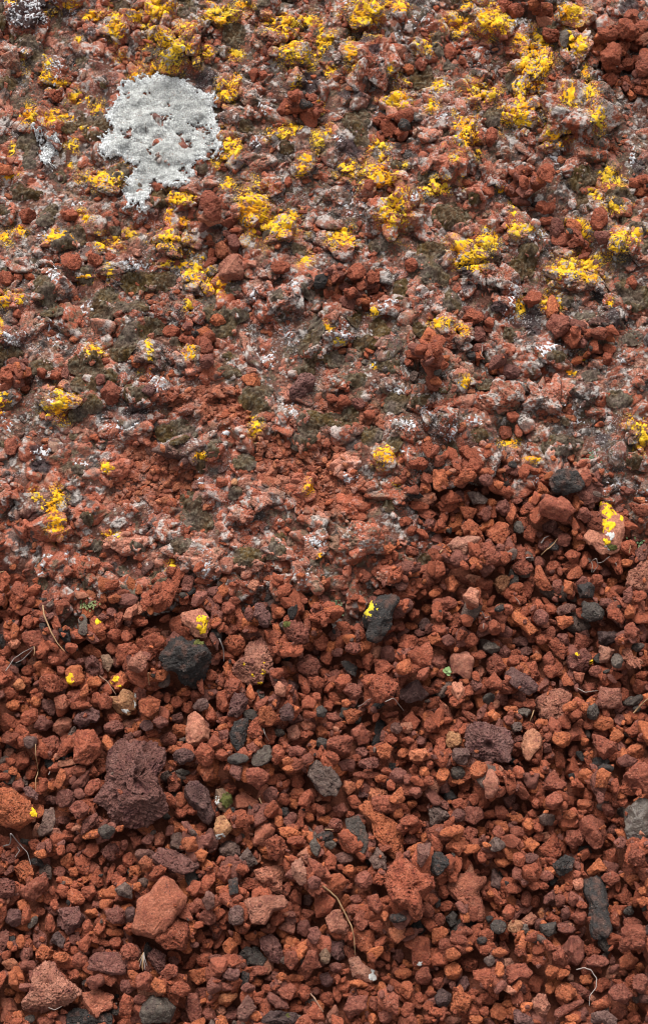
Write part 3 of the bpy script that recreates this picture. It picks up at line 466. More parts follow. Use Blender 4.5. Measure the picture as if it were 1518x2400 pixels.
M_soil=mat('red_soil',bumps=((120,.004,.7),(700,.0015,.7)),vary=.4)
def plain(name,c,rough=.8):
    m=bpy.data.materials.new(name); m.use_nodes=True; N=m.node_tree.nodes; L=m.node_tree.links; b=N['Principled BSDF']; b.inputs['Roughness'].default_value=rough
    q=N.new('ShaderNodeTexNoise'); q.inputs['Scale'].default_value=160; q.inputs['Detail'].default_value=3
    g=N.new('ShaderNodeNewGeometry'); L.new(g.outputs['Position'],q.inputs['Vector'])
    mi=N.new('ShaderNodeMix'); mi.data_type='RGBA'; L.new(q.outputs['Fac'],mi.inputs[0]); mi.inputs[6].default_value=(*[v*.6 for v in c],1); mi.inputs[7].default_value=(*[min(1,v*1.4) for v in c],1)
    L.new(mi.outputs[2],b.inputs['Base Color']); return m
M_twig=dict(t=plain('dry_straw',(.34,.20,.10)),g=plain('weathered_twig',(.27,.23,.21)),b=plain('brown_twig',(.3,.17,.11)),w=plain('pale_root',(.30,.24,.21)))
M_leaf=plain('fresh_leaf',(.22,.32,.12),.6)
# ---------------------------------------------------------------- mesh helpers
def mesh(name,V,F,material,attrs=None,smooth=True):
    V=np.ascontiguousarray(V,np.float32); F=np.ascontiguousarray(F,np.int32); k=F.shape[1]
    me=bpy.data.meshes.new(name); me.vertices.add(len(V)); me.vertices.foreach_set('co',V.ravel())
    me.loops.add(F.size); me.loops.foreach_set('vertex_index',F.ravel())
    me.polygons.add(len(F)); me.polygons.foreach_set('loop_start',np.arange(0,F.size,k,dtype=np.int32))
    try: me.polygons.foreach_set('loop_total',np.full(len(F),k,np.int32))
    except Exception: pass
    if smooth: me.polygons.foreach_set('use_smooth',np.ones(len(F),bool))
    for a,v in (attrs or {}).items():
        v=np.asarray(v)
        if v.ndim==2:
            A=me.attributes.new(a,'FLOAT_COLOR','POINT'); A.data.foreach_set('color',np.concatenate([v,np.ones((len(v),1))],1).astype(np.float32).ravel())
        else:
            A=me.attributes.new(a,'FLOAT','POINT'); A.data.foreach_set('value',v.astype(np.float32))
    me.update(calc_edges=True); me.materials.append(material)
    return me
def link(name,me,loc=(0,0,0),parent=None,**kw):
    o=bpy.data.objects.new(name,me); sc.collection.objects.link(o); o.location=loc
    if parent is not None: o.parent=parent
    for k,v in kw.items(): o[k]=v
    return o
def sub(V,F,attrs,keep):
    "faces F[keep] with their own vertices"
    f=F[keep]; u,inv=np.unique(f.ravel(),return_inverse=True)
    return V[u],inv.reshape(f.shape),{k:v[u] for k,v in attrs.items()},u
def ico(n):
    t=(1+5**.5)/2
    V=np.array([(-1,t,0),(1,t,0),(-1,-t,0),(1,-t,0),(0,-1,t),(0,1,t),(0,-1,-t),(0,1,-t),(t,0,-1),(t,0,1),(-t,0,-1),(-t,0,1)],float)
    F=np.array([(0,11,5),(0,5,1),(0,1,7),(0,7,10),(0,10,11),(1,5,9),(5,11,4),(11,10,2),(10,7,6),(7,1,8),(3,9,4),(3,4,2),(3,2,6),(3,6,8),(3,8,9),(4,9,5),(2,4,11),(6,2,10),(8,6,7),(9,8,1)])
    V/=np.linalg.norm(V,axis=1)[:,None]
    for _ in range(n):
        E=np.sort(np.concatenate([F[:,[0,1]],F[:,[1,2]],F[:,[2,0]]]),1); u,inv=np.unique(E,axis=0,return_inverse=True); inv=inv.ravel()
        mid=V[u].mean(1); mid/=np.linalg.norm(mid,axis=1)[:,None]; a=len(V); V=np.concatenate([V,mid]); m=len(F)
        x,y,z=a+inv[:m],a+inv[m:2*m],a+inv[2*m:]
        F=np.concatenate([np.stack([F[:,0],x,z],1),np.stack([F[:,1],y,x],1),np.stack([F[:,2],z,y],1),np.stack([x,y,z],1)])
    return V,F
ICO={k:ico(k) for k in (2,3,4,5,6)}
def rock(seed,k,ves=0,smooth=0,size=.01):
    "angular scoria lump of unit radius; ves 0..1 = gas holes"
    r=np.random.default_rng(seed); V,F=ICO[k]
    n=r.normal(size=(int(r.integers(11,18)),3)); n/=np.linalg.norm(n,axis=1)[:,None]; d=r.uniform(.62,1.0,len(n))
    p=12 if smooth else 30
    rad=(np.maximum(V@n.T,0)/d)**p; rad=(rad.sum(1)+1e-6)**(-1/p); rad=np.minimum(rad,1.45)
    q=V+r.uniform(-50,50,3)
    amp=.45 if smooth else 1
    ang_=r.uniform(.45,1.15)
    rad=rad*(1+amp*ang_*(.11*fb3(q*1.7,2,seed%97)+.10*fb3(q*4.2,3,seed%89)))
    if k>=4: rad=rad*(1+amp*.075*fb3(q*13,2,seed%83))
    if k>=5: rad=rad*(1+.022*fb3(q*30,2,seed%79))
    Vv=V*rad[:,None]
    if ves and k>=4:                 # round gas holes, the deep ones go nearly black in real shade
        ed={4:.075,5:.037,6:.0185}[k]; hn={4:5,5:24,6:60}[k]; sh=np.ones(len(V))
        hd=r.normal(size=(hn,3)); hd[:,2]=np.abs(hd[:,2]) if k==6 else hd[:,2]; hd/=np.linalg.norm(hd,axis=1)[:,None]
        clu=vn3(hd*1.9+seed,5)>-.25
        for h_,c_ in zip(hd,clu):
            if not c_: continue
            rho=ed*r.uniform(2.0,3.0)*(1+2.4*(r.random()<(.42 if k==6 else .22))); st=1+r.uniform(0,.5); dd_=np.arccos(np.clip(V@h_,-1,1))
            sh=np.minimum(sh,1-rho*(1.9 if k==6 else 1.4)*ves*np.clip((1-dd_/rho)*2.4,0,1))
        Vv=Vv*sh[:,None]
    if ves and k>=3:
        f=.0036/size                      # holes of a few millimetres
        big_=size>.045
        for (fr,dep,rr) in ((1/(f*(2.6 if big_ else 1.7)),1.3,.29),(1/(f*(1.1 if big_ else .8)),.7,.32)):
            if k<5 and fr>4.5: continue
            if k<6 and fr>12: continue
            w_=worley3(Vv*fr+seed%50,seed%61); msk=np.clip(fb3(Vv*2.2+9,1,seed%31)*1.6+.75,0,1)
            dd=np.clip((rr-w_)/.1,0,1); Vv=Vv*(1-(dd*msk*dep/fr*ves)[:,None])
    Vv=Vv/np.percentile(np.linalg.norm(Vv,axis=1),80)
    return Vv,F
def rock_colour(V,base,seed):
    r=np.random.default_rng(seed+5); q=V*1.3+r.uniform(-9,9,3)
    a=fb3(q*1.2,3,3)[:,None]; b=fb3(q*3.5+3,2,8)[:,None]
    base=np.asarray(base)
    alt=base*np.array([.72,.66,.75]) if base[0]>.06 else base*1.4
    up=base*np.array([1.12,1.2,1.25])+.006
    c=base*(1+.22*a)+ (alt-base)*np.clip(b*1.6,0,1)+(up-base)*np.clip(-b*1.6,0,1)
    if base[0]<.06: c=c+np.array([.10,.035,.02])*np.clip(fb3(q*2.4+5,3,4)*1.8-.15,0,.55)[:,None]   # rusty dust
    return np.clip(c,.006,.9)
# ---------------------------------------------------------------- the ground grid
DX=.0014; X0,X1,Y0,Y1=-.74,.74,-.02,1.98
nx=int((X1-X0)/DX)+1; ny=int((Y1-Y0)/DX)+1
gx=X0+np.arange(nx)*DX; gy=Y0+np.arange(ny)*DX
GX,GY=np.meshgrid(gx,gy)
ZR=zr(GY); PX,PY=w2p(GX,GY,ZR)
WX=PX+14*fb2(GX,GY,.05,3,1)+5*fb2(GX,GY,.012,2,2); WY=PY+14*fb2(GX,GY,.05,3,3)+5*fb2(GX,GY,.012,2,4)
def pts(s): return np.array([[float(a) for a in q.split(',')] for q in s.split()])
def inside(P,x,y):
    r=np.zeros(x.shape,bool); bb=(x>P[:,0].min())&(x<P[:,0].max())&(y>P[:,1].min())&(y<P[:,1].max())
    xs,ys=x[bb],y[bb]; q=np.zeros(xs.shape,bool); n=len(P)
    for i in range(n):
        x1,y1=P[i];x2,y2=P[(i+1)%n]
        if y1==y2: continue
        q^=((ys<y1)!=(ys<y2))&(xs<(x2-x1)*(ys-y1)/(y2-y1)+x1)
    r[bb]=q; return r
def blur(a,k,n=2):
    for _ in range(n):
        for ax in (0,1):
            pad=[(0,0),(0,0)]; pad[ax]=(k+1,k); c=np.cumsum(np.pad(a,pad,mode='edge'),axis=ax)
            a=(np.take(c,range(2*k+1,c.shape[ax]),axis=ax)-np.take(c,range(0,c.shape[ax]-2*k-1),axis=ax))/(2*k+1)
    return a
mc=inside(pts(CRUST),WX,WY).astype(float)
mp=np.zeros_like(mc)
for s in POCK: mp=np.maximum(mp,inside(pts(s),WX,WY))
mrub=np.zeros_like(mc)
for s in RUBB: mrub=np.maximum(mrub,inside(pts(s),WX,WY))
mrub=blur(mrub,6)
# scattered pockets beyond the frame's sides are left as crust
crust_in=(mc>.5)&(mp<.5)
mcs=blur(mc,7); mps=blur(mp,5)
solid=mcs*(1-mps)
edge=blur(mc,26)                                # crust thins out towards its lower edge
und=fb2(GX,GY,.16,2,11)
FLOOR=ZR-.030+.004*und+.008*np.clip(edge*2,0,1)
CB=ZR-.004+.010*und+.007*fb2(GX,GY,.045,2,13)-.012*(1-np.clip((edge-.45)*2.2,0,1))-.010*mrub
H=FLOOR*(1-solid)+CB*solid-.0
Hbase=H.copy()
ID=np.full(H.shape,-1,np.int32)                # -1 matrix, else index of the splatted lump
SC=[]                                          # colour of every lump
def widx(x,y,r):
    i0=max(0,int((x-r-X0)/DX)); i1=min(nx,int((x+r-X0)/DX)+2); j0=max(0,int((y-r-Y0)/DX)); j1=min(ny,int((y+r-Y0)/DX)+2)
    return slice(j0,j1),slice(i0,i1)
def splat(x,y,a,b,ang,hz,z0,col,r,rough=.12,fac=8):
    R0=max(a,b)*1.25; J,I=widx(x,y,R0)
    if J.stop-J.start<2 or I.stop-I.start<2: return
    dx=GX[J,I]-x; dy=GY[J,I]-y; c,s=math.cos(ang),math.sin(ang)
    u=(dx*c+dy*s)/a; v=(-dx*s+dy*c)/b
    nq=fb2(GX[J,I],GY[J,I],max(a,b)*.8,3,int(r.integers(999)))
    u=u+nq*rough; v=v+fb2(GX[J,I],GY[J,I],max(a,b)*.7,2,int(r.integers(999)))*rough
    k=fac; th=np.arange(k)/k*2*math.pi+r.uniform(-.3,.3,k)
    t=np.full(u.shape,1.0)
    top=.86+.16*(r.uniform(-1,1)*u+r.uniform(-1,1)*v)
    t=top
    for i in range(k):
        sl=r.uniform(.9,2.6); c0=sl*r.uniform(.82,1.02)
        t=np.minimum(t,c0-sl*(math.cos(th[i])*u+math.sin(th[i])*v))
    for i in range(3):
        th2=r.uniform(0,6.28); t=np.minimum(t,r.uniform(.75,.95)-r.uniform(.25,.7)*(math.cos(th2)*u+math.sin(th2)*v))
    z=z0+hz*(t+.10*nq)
    m=z>H[J,I]
    H[J,I]=np.where(m,z,H[J,I]); ID[J,I]=np.where(m,len(SC),ID[J,I]); SC.append(col)
def tile_items(D):
    for t,s in D.items():
        ox,oy,k=TILES[t]
        for q in s.replace('\n',';').split(';'):
            q=q.strip()
            if q: yield t,ox,oy,k,q
def at(arr,x,y): return arr[min(ny-1,max(0,int((y-Y0)/DX))),min(nx-1,max(0,int((x-X0)/DX)))]

CR=np.array([(.36,.105,.06),(.33,.088,.045),(.39,.14,.09),(.29,.078,.042),(.24,.09,.065),(.13,.06,.048),(.45,.18,.12),(.085,.06,.052)])
CW=np.array([.24,.19,.17,.14,.1,.05,.07,.04])
RUBC=np.array([(.30,.09,.046),(.25,.072,.04),(.34,.115,.065)])
for i in range(6500):                             # gritty matrix
    x=rng.uniform(X0,X1); y=rng.uniform(.55,Y1)
    if at(solid,x,y)<.55: continue
    r0=rng.uniform(.0035,.009); rub=at(mrub,x,y)>.4
    col=(RUBC[rng.integers(3)] if rub else CR[rng.choice(8,p=CW)])*rng.uniform(.8,1.1)
    splat(x,y,r0*rng.uniform(1,1.5),r0*rng.uniform(.7,1),rng.uniform(0,6.28),r0*.7,at(Hbase,x,y)+r0*rng.uniform(-.4,.2),col,rng)
H+=solid*(.0014*fb2(GX,GY,.012,3,21)+.0008*fb2(GX,GY,.004,2,22))
def rot(r):
    q=r.normal(size=4); q/=np.linalg.norm(q); a,b,c,d=q
    return np.array([[1-2*(c*c+d*d),2*(b*c-a*d),2*(b*d+a*c)],[2*(b*c+a*d),1-2*(b*b+d*d),2*(c*d-a*b)],[2*(b*d-a*c),2*(c*d+a*b),1-2*(b*b+c*c)]])
PROTO={k:[rock(100+i,k,ves=(i%3==0)*.8) for i in range(26)] for k in (2,3)}
PROTO[4]=[rock(300+i,4,ves=(i%2)*.8,size=.02) for i in range(22)]
PROTO[5]=[rock(500+i,5,ves=(i%2)*.9,size=.03) for i in range(12)]
HT=H.copy(); HT[solid<.3]=FLOOR[solid<.3]
RV=[];RF=[];RC=[];RK=[];RVs=[];ro=0
def lump(x,y,z,a,b,c,ya,k,col,kn,ves):
    "one rock welded into the bank; kn = number of the knob it belongs to, -1 none"
    global ro
    pv,pf=PROTO[k][rng.integers(len(PROTO[k]))]; cs,sn=math.cos(ya),math.sin(ya)
    v=(pv@rot(rng).T)*np.array([a,b,c]); v=np.stack([v[:,0]*cs-v[:,1]*sn+x,v[:,0]*sn+v[:,1]*cs+y,v[:,2]+z],1)
    RV.append(v);RF.append(pf+ro);RC.append(np.tile(col,(len(v),1)));RK.append(np.full(len(pf),kn,np.int32));RVs.append(np.full(len(v),ves));ro+=len(v)
    J,I=widx(x,y,max(a,b)); 
    if J.stop<=J.start or I.stop<=I.start: return
    dx=GX[J,I]-x;dy=GY[J,I]-y; q=((dx*cs+dy*sn)/a)**2+((-dx*sn+dy*cs)/b)**2
    h=HT[J,I]; m=q<.9; top=z+c*.92*np.sqrt(np.clip(1-q,0,1)); h[m]=np.maximum(h[m],top[m])
for i in range(6800):
    x=rng.uniform(X0,X1); y=rng.uniform(.55,Y1)
    if at(solid,x,y)<.6: continue
    rub=at(mrub,x,y)>.45
    r0=rng.choice([.0055,.008,.0115,.016],p=[.3,.34,.24,.12])*rng.uniform(.8,1.2)
    if rub: r0=rng.uniform(.003,.0085)
    col=(RUBC[rng.integers(3)] if rub else CR[rng.choice(8,p=CW)])*rng.uniform(.85,1.15)
    lump(x,y,at(Hbase,x,y)+r0*rng.uniform(-.55,.28)*(.6 if rub else 1),r0*rng.uniform(1,1.45),r0*rng.uniform(.75,1),r0*rng.uniform(.6,.85),rng.uniform(0,6.28),3 if r0>.0075 else 2,col,-1,rng.uniform(.2,.9))
jr,ir=np.nonzero((mrub>.5)&(solid>.6)); 
for q_ in rng.integers(0,len(jr),2000):           # crumbled red rubble
    r0=rng.choice([.0022,.0035,.0055,.008],p=[.35,.35,.2,.1]); x,y=gx[ir[q_]],gy[jr[q_]]
    lump(x,y,at(HT,x,y)-r0*rng.uniform(.1,.6),r0*rng.uniform(1,1.6),r0*rng.uniform(.7,1),r0*.7,rng.uniform(0,6.28),3 if r0>.005 else 2,RUBC[rng.integers(3)]*rng.uniform(.85,1.15),-1,.5)
jr,ir=np.nonzero((solid>.7)&(mrub<.5))
for q_ in rng.integers(0,len(jr),4200):           # grit caught between the welded rocks
    r0=rng.uniform(.0018,.0042); x,y=gx[ir[q_]],gy[jr[q_]]
    lump(x,y,at(HT,x,y)-r0*rng.uniform(.0,.5),r0*rng.uniform(1,1.6),r0*rng.uniform(.7,1),r0*.7,rng.uniform(0,6.28),2,CR[rng.choice(8,p=CW)]*rng.uniform(.85,1.15),-1,.3)
knobs=[]; KL=[]
for t,ox,oy,k,q in tile_items(KNB):
    c=[float(v) for v in q.split()]; KL.append((ox+c[0]/k,oy+c[1]/k,c[2]/k/2,c[3]/k/2,c[4] if len(c)>4 else 0))
for k in range(150):
    KL.append((rng.uniform(-350,1870),rng.uniform(-260,1400),rng.uniform(22,42),rng.uniform(18,34),rng.uniform(0,180)))
for n_,(px,py,a,b,an) in enumerate(KL):
    x,y=p2w(px,py,.016); x=float(x);y=float(y); s_=float(pxscale(y))
    if n_>=len(KL)-150 and ((215<px<560 and 150<py<530) or at(solid,x,y)<.9 or at(mrub,x,y)>.3): continue
    if not (X0<x<X1 and .4<y<Y1) or at(solid,x,y)<.4: continue
    a*=s_;b*=s_*1.1; an=R_(an); rm=min(a,b); kn=len(knobs); z0=at(Hbase,x,y); c=min(.036,rm*.85)
    col=CR[rng.choice(7,p=np.array([.28,.2,.2,.12,.1,.03,.07]))]*rng.uniform(.9,1.12)
    knobs.append((kn,px,py,a,b)); zc=z0+c*.28
    lump(x,y,zc,a*.95,b*.95,c,an,5 if rm>.02 else 4,col,kn,.8)
    for _ in range(int(3+rm*190)):                # shoulders and lumps stuck to it
        th=rng.uniform(0,6.28); rr=rng.uniform(.35,1.0); u=math.cos(th)*a*rr; v=math.sin(th)*b*rr
        x2=x+u*math.cos(an)-v*math.sin(an); y2=y+u*math.sin(an)+v*math.cos(an); r2=rm*rng.uniform(.22,.5)
        lump(x2,y2,zc+c*math.sqrt(max(0,1-rr*rr))*.9-r2*rng.uniform(.1,.5),r2*rng.uniform(1,1.5),r2,r2*.8,rng.uniform(0,6),4 if r2>.011 else 3,col*rng.uniform(.82,1.18),kn,rng.uniform(.3,.9))
def worley2(x,y,s):
    fx=np.floor(x).astype(np.int64);fy=np.floor(y).astype(np.int64);d=np.full(x.shape,9.);z=np.zeros_like(fx)
    for i in (-1,0,1):
        for j in (-1,0,1):
            a=fx+i;b=fy+j; d=np.minimum(d,(x-a-hsh(a,b,z,s))**2+(y-b-hsh(a,b,z,s+5))**2)
    return np.sqrt(d)
relief=HT-blur(HT,10,2)
print('lumps',round(time.time()-T0,1),H.shape,ro)
# one big list of triangles: bank surface + welded rocks
n1=fb2(GX,GY,.05,3,41); n4=fb2(GX,GY,.11,2,44)
norub=1-.8*np.clip(mrub*1.4,0,1); upper=np.clip((1500-PY)/420,0,1)
CC=np.array(SC+[(.15,.062,.042)])[ID]*.9
NID=np.arange(nx*ny).reshape(ny,nx)
Q=np.stack([NID[:-1,:-1],NID[:-1,1:],NID[1:,1:],NID[1:,:-1]],-1).reshape(-1,4)
Q=Q[np.maximum(solid,(mps>.05)*(mcs>.5)).ravel()[Q].mean(1)>.12]      # pockets keep a floor of the same rock
GF=np.concatenate([Q[:,[0,1,2]],Q[:,[0,2,3]]]); u_,inv=np.unique(GF.ravel(),return_inverse=True); GF=inv.reshape(-1,3)
GVs=np.stack([GX,GY,H],-1).reshape(-1,3)[u_]; NG=len(GVs)
RVa=np.concatenate(RV); RFa=np.concatenate(RF); RKa=np.concatenate(RK)
def smp(arr,V):
    i=np.clip(((V[:,0]-X0)/DX).astype(int),0,nx-1); j=np.clip(((V[:,1]-Y0)/DX).astype(int),0,ny-1); return arr[j,i]
HM=HT.copy()
for ax in (0,1):
    HM=np.minimum.reduce([np.roll(HM,k_,ax) for k_ in range(-6,7)])
above=RVa[:,2]>smp(np.maximum(H-.0012,HM-.003),RVa)      # what lies buried inside other rock is left out
kf=above[RFa].any(1); RFa=RFa[kf]; RKa=RKa[kf]
use_=np.zeros(len(RVa),bool); use_[RFa.ravel()]=True; ren=np.cumsum(use_)-1; RFa=ren[RFa]; RVa=RVa[use_]; RCa=np.concatenate(RC)[use_]; RVsa=np.concatenate(RVs)[use_]
UV=np.concatenate([GVs,RVa]); UF=np.concatenate([GF,RFa+NG]); UK=np.concatenate([np.full(len(GF),-1,np.int32),RKa])
UC=np.concatenate([CC.reshape(-1,3)[u_],RCa]); UVs=np.concatenate([np.full(NG,.5),RVsa])
fn=np.cross(UV[UF[:,1]]-UV[UF[:,0]],UV[UF[:,2]]-UV[UF[:,0]]); UN=np.zeros_like(UV)
for a_ in range(3):
    for c_ in range(3): UN[:,c_]+=np.bincount(UF[:,a_],weights=fn[:,c_],minlength=len(UV))
UN/=np.linalg.norm(UN,axis=1)[:,None]+1e-12
# thin natural coatings: dark film, dusty bloom, dark crustose lichen
f3a=fb3(UV/.009,2,42)*1.6; f3b=fb3(UV/.0035,2,43)*1.6
sn1=smp(n1,UV); sn4=smp(n4,UV); snr=smp(norub,UV); sup=smp(upper,UV); srl=UV[:,2]-smp(blur(HT,10,2),UV)
UC=UC*(1+.15*f3a+.12*f3b)[:,None]
def lay(m,c):
    global UC
    m=np.clip(m,0,1)[:,None]; UC=UC*(1-m)+np.asarray(c)*(1+.22*f3b[:,None])*m
lay(np.clip((fb3(UV/.013,2,47)*1.3+f3b*.6+sn4*.25-.26-.20*(1-sup))*5,0,1)*snr*.85,(.115,.086,.055))
lay(np.clip((fb3(UV/.017,2,48)*1.3+f3a*.5+sn1*.3-.46-.30*(1-sup))*6,0,1)*snr*.85,(.080,.066,.060))
lay(np.clip((fb3(UV/.02,2,46)*1.1+f3b*.6+np.clip(srl*35,-.35,.35)-.30)*4,0,1)*snr*.45,(.43,.22,.155))
lay(np.clip((fb3(UV/.015,2,49)*1.2+fb3(UV/.0045,2,50)*1.1-.46-.12*(1-sup)+np.clip(srl*20,-.2,.2))*6,0,1)*snr*.78,(.46,.415,.385))
# fields of growth, laid out around their traced centres
RS=2; RX0,RY0=-400,-350; RXs=np.arange(RX0,1920,RS); RYs=np.arange(RY0,1520,RS); RXX,RYY=np.meshgrid(RXs.astype(float),RYs.astype(float))
def plist(D):
    L=[]
    for t,ox,oy,k,q in tile_items(D):
        c=[float(v) for v in q.split()]; L.append((ox+c[0]/k,oy+c[1]/k,c[2]/k/2,c[3]/k/2,c[4] if len(c)>4 else 0))
    return L
def field(items,warp,seed):
    f=np.full(RXX.shape,-9.); idd=np.full(RXX.shape,-1,np.int32); wx=fb2(RXX,RYY,26.,3,seed)
    for n_,(px,py,a,b,an) in enumerate(items):
        r=max(a,b)*2.3; i0=max(0,int((px-r-RX0)/RS)); i1=int((px+r-RX0)/RS)+1; j0=max(0,int((py-r-RY0)/RS)); j1=int((py+r-RY0)/RS)+1
        S_=(slice(j0,j1),slice(i0,i1)); c,q=math.cos(R_(an)),math.sin(R_(an)); dx=RXX[S_]-px; dy=RYY[S_]-py
        if dx.size==0: continue
        u=(dx*c-dy*q)/a; v=(dx*q+dy*c)/b; g=1-(u*u+v*v)+warp*wx[S_]; m=g>f[S_]
        f[S_]=np.where(m,g,f[S_]); idd[S_]=np.where(m,n_,idd[S_])
    return f,idd
UPX,UPY=w2p(UV[:,0],UV[:,1],UV[:,2])
_i=np.clip(((UPX-RX0)/RS).astype(int),0,len(RXs)-1); _j=np.clip(((UPY-RY0)/RS).astype(int),0,len(RYs)-1)
fd,_=field(plist(DRK),.5,61); sd=fd[_j,_i]; dk=np.clip((sd+.4*f3a)*3,0,1); lay(dk*.9,(.048,.032,.034))
USp=np.clip(.35+sn1*.7,0,1)*(.35+.65*sup)*snr; UDr=np.clip(.5+sn4*.9,0,1)*snr*(.3+.7*sup)
fyy_,_=field([(p[0],p[1],p[2]*1.7,p[3]*1.7,p[4]) for p in plist(YEL)],.9,81); UYe=np.clip(fyy_[_j,_i]*1.2+.1,0,1)*(UN[:,2]>-.1)
UA={'Yel':UYe,'Col':np.clip(UC,.01,.95),'Spk':USp,'Drk':UDr,'Ves':UVs}
cnt=np.bincount(UK[UK>=0],minlength=len(knobs)); inview=np.array([(-10<k[1]<1528)and(-10<k[2]<1440) for k in knobs])
order=[int(i) for i in np.argsort(-cnt*inview) if inview[i]][:100]
outcrop=link('rock_outcrop',None,(0,.9,.0))
V,F,A,_=sub(UV,UF,UA,~np.isin(UK,order)); link('crust',mesh('crust',V-np.array([0,.9,0]),F,M_crust,A),parent=outcrop)
so_=np.argsort(UK,kind='stable'); ks=UK[so_]
for i in order:
    a,b=np.searchsorted(ks,[i,i+1]); V,F,A,_=sub(UV,UF,UA,so_[a:b]); c=np.array([V[:,0].mean(),V[:,1].mean(),V[:,2].min()])
    link('knob',mesh('knob',V-c,F,M_crust,A),c-np.array([0,.9,0]),outcrop)
print('crust',len(UV),len(UF),round(time.time()-T0,1))
TOPS=[]
THM=np.zeros_like(H); PXh,PYh=w2p(GX,GY,HT); g1=fb2(GX,GY,.0052,3,82); g2=fb2(GX,GY,.0026,2,83)
THL=[]
for s,holes,lbl in ((THALLUS,[(600,628,16,9),(722,548,13,8),(752,578,11,12),(785,562,7,9),(600,455,7,12),(893,672,6,13),(640,772,9,7),(940,606,46,7),(782,488,11,5),(842,640,7,5),(868,812,16,8),(700,696,8,4),(985,735,14,10),(690,430,5,8),(1000,668,20,6),(735,860,10,7)],'largest grey-white lichen sheet with cracked surface and lobed bright rim'),(THALLUS2,[(215,670,10,12)],'small grey-white lichen sheet with lobed rim left of the largest lichen')):
    P=pts(s)/2; wx=PX*.5+PXh*.5+8*fb2(GX,GY,.012,3,111)+7*g2; wy=PY*.5+PYh*.5+8*fb2(GX,GY,.012,3,112)+7*fb2(GX,GY,.004,2,114)
    m=inside(P,wx,wy).astype(float)
    for (hx,hy,ha,hb) in holes: m[(((wx-hx/2)/(ha/2))**2+((wy-hy/2)/(hb/2))**2)<1]=0
    THL.append((m,lbl)); THM=np.maximum(THM,m)
THS=smp(THM,UV)
# ---------------------------------------------------------------- growth on the crust
def extra(n,r0,r1,ylo,yhi,seed):
    r=np.random.default_rng(seed); L=[]
    while len(L)<n:
        px=r.uniform(-330,1850); py=r.uniform(ylo,yhi)
        if 0<px<1518 and py>0: continue
        L.append((px,py,r.uniform(r0,r1),r.uniform(r0,r1)*.8,r.uniform(0,180)))
    return L
def grown(name,items,warp,seed,wide,fk,thr,wn,rel,col,cv,material,off,tick):
    f,idd=field(items,warp,seed); fv=f[_j,_i]; iv=idd[_j,_i]
    cand=np.nonzero((THS<.5)&(fv>-wide)&(srl>rel)&(UN[:,2]>-.15))[0]
    P=UV[cand]; g=fb3(P/.0050,3,seed+1)*1.6*wn[0]+fb3(P/.0024,2,seed+2)*1.6*wn[1]
    ok=g+np.clip(fv[cand],-1,1)*fk>thr; on=np.zeros(len(UV),bool); on[cand[ok]]=True
    fm=on[UF].sum(1)>=3; FF=UF[fm]; fid=iv[FF[:,0]]; tot=np.bincount(UF.ravel(),minlength=len(UV)); n=np.bincount(FF.ravel(),minlength=len(UV))
    gv=np.zeros(len(UV)); gv[cand]=g
    o=np.where(n>=np.maximum(tot,4),off*(1+.5*gv),.0003); PV=UV+UN*o[:,None]
    cc=np.asarray(col)*(1+cv*f3b)[:,None]
    if name=='yellow_lichen':      # from greenish to orange yellow
        t_=np.clip(fb3(UV/.022,2,77)*1.8,-1,1)[:,None]; v_=(fb3(UV/.006,2,78)*.45)[:,None]; cc=cc*(1+v_)*(1+t_*np.where(t_>0,np.array([.04,-.26,0.]),np.array([.16,.0,-2.])))
    srt=np.argsort(fid,kind='stable'); qs=fid[srt]
    outi=np.array([not(-20<p[0]<1540 and p[1]>-20) for p in items]); far=outi[np.clip(fid,0,None)]&(fid>=0)
    u,inv=np.unique(FF[far].ravel(),return_inverse=True); link(name,mesh(name,PV[u],inv.reshape(-1,3),material,{'Col':np.clip(cc[u],.01,.95)}),kind='stuff',label=tick+'es scattered beyond the frame',category='lichen')
    for i in range(len(items)):
        a,b=np.searchsorted(qs,[i,i+1])
        if b-a<16 or outi[i]: continue
        u,inv=np.unique(FF[srt[a:b]].ravel(),return_inverse=True); V=PV[u]; c=np.array([V[:,0].mean(),V[:,1].mean(),V[:,2].min()])
        ob=link(name,mesh(name,V-c,inv.reshape(-1,3),material,{'Col':np.clip(cc[u],.01,.95)}),c)
        px,py,aa,bb,an=items[i]
        TOPS.append([ob,px,py,name,tick,max(aa,bb)])
fy_,_=field(plist(YEL),.5,81)
YL=plist(YEL)+extra(60,18,40,-250,1000,5)
WL=plist(WHI)+extra(30,15,35,-250,1200,6)
grown('yellow_lichen',YL,.55,81,1.25,.60,.07,(.75,.75),-.007,(.81,.45,.012),.12,M_yel,.0006,'bright yellow crusty lichen patch')
grown('white_lichen',WL,.6,91,1.4,.42,.30,(.6,.9),-.008,(.56,.55,.57),.2,M_whi,.0008,'greyish white crusty lichen patch')
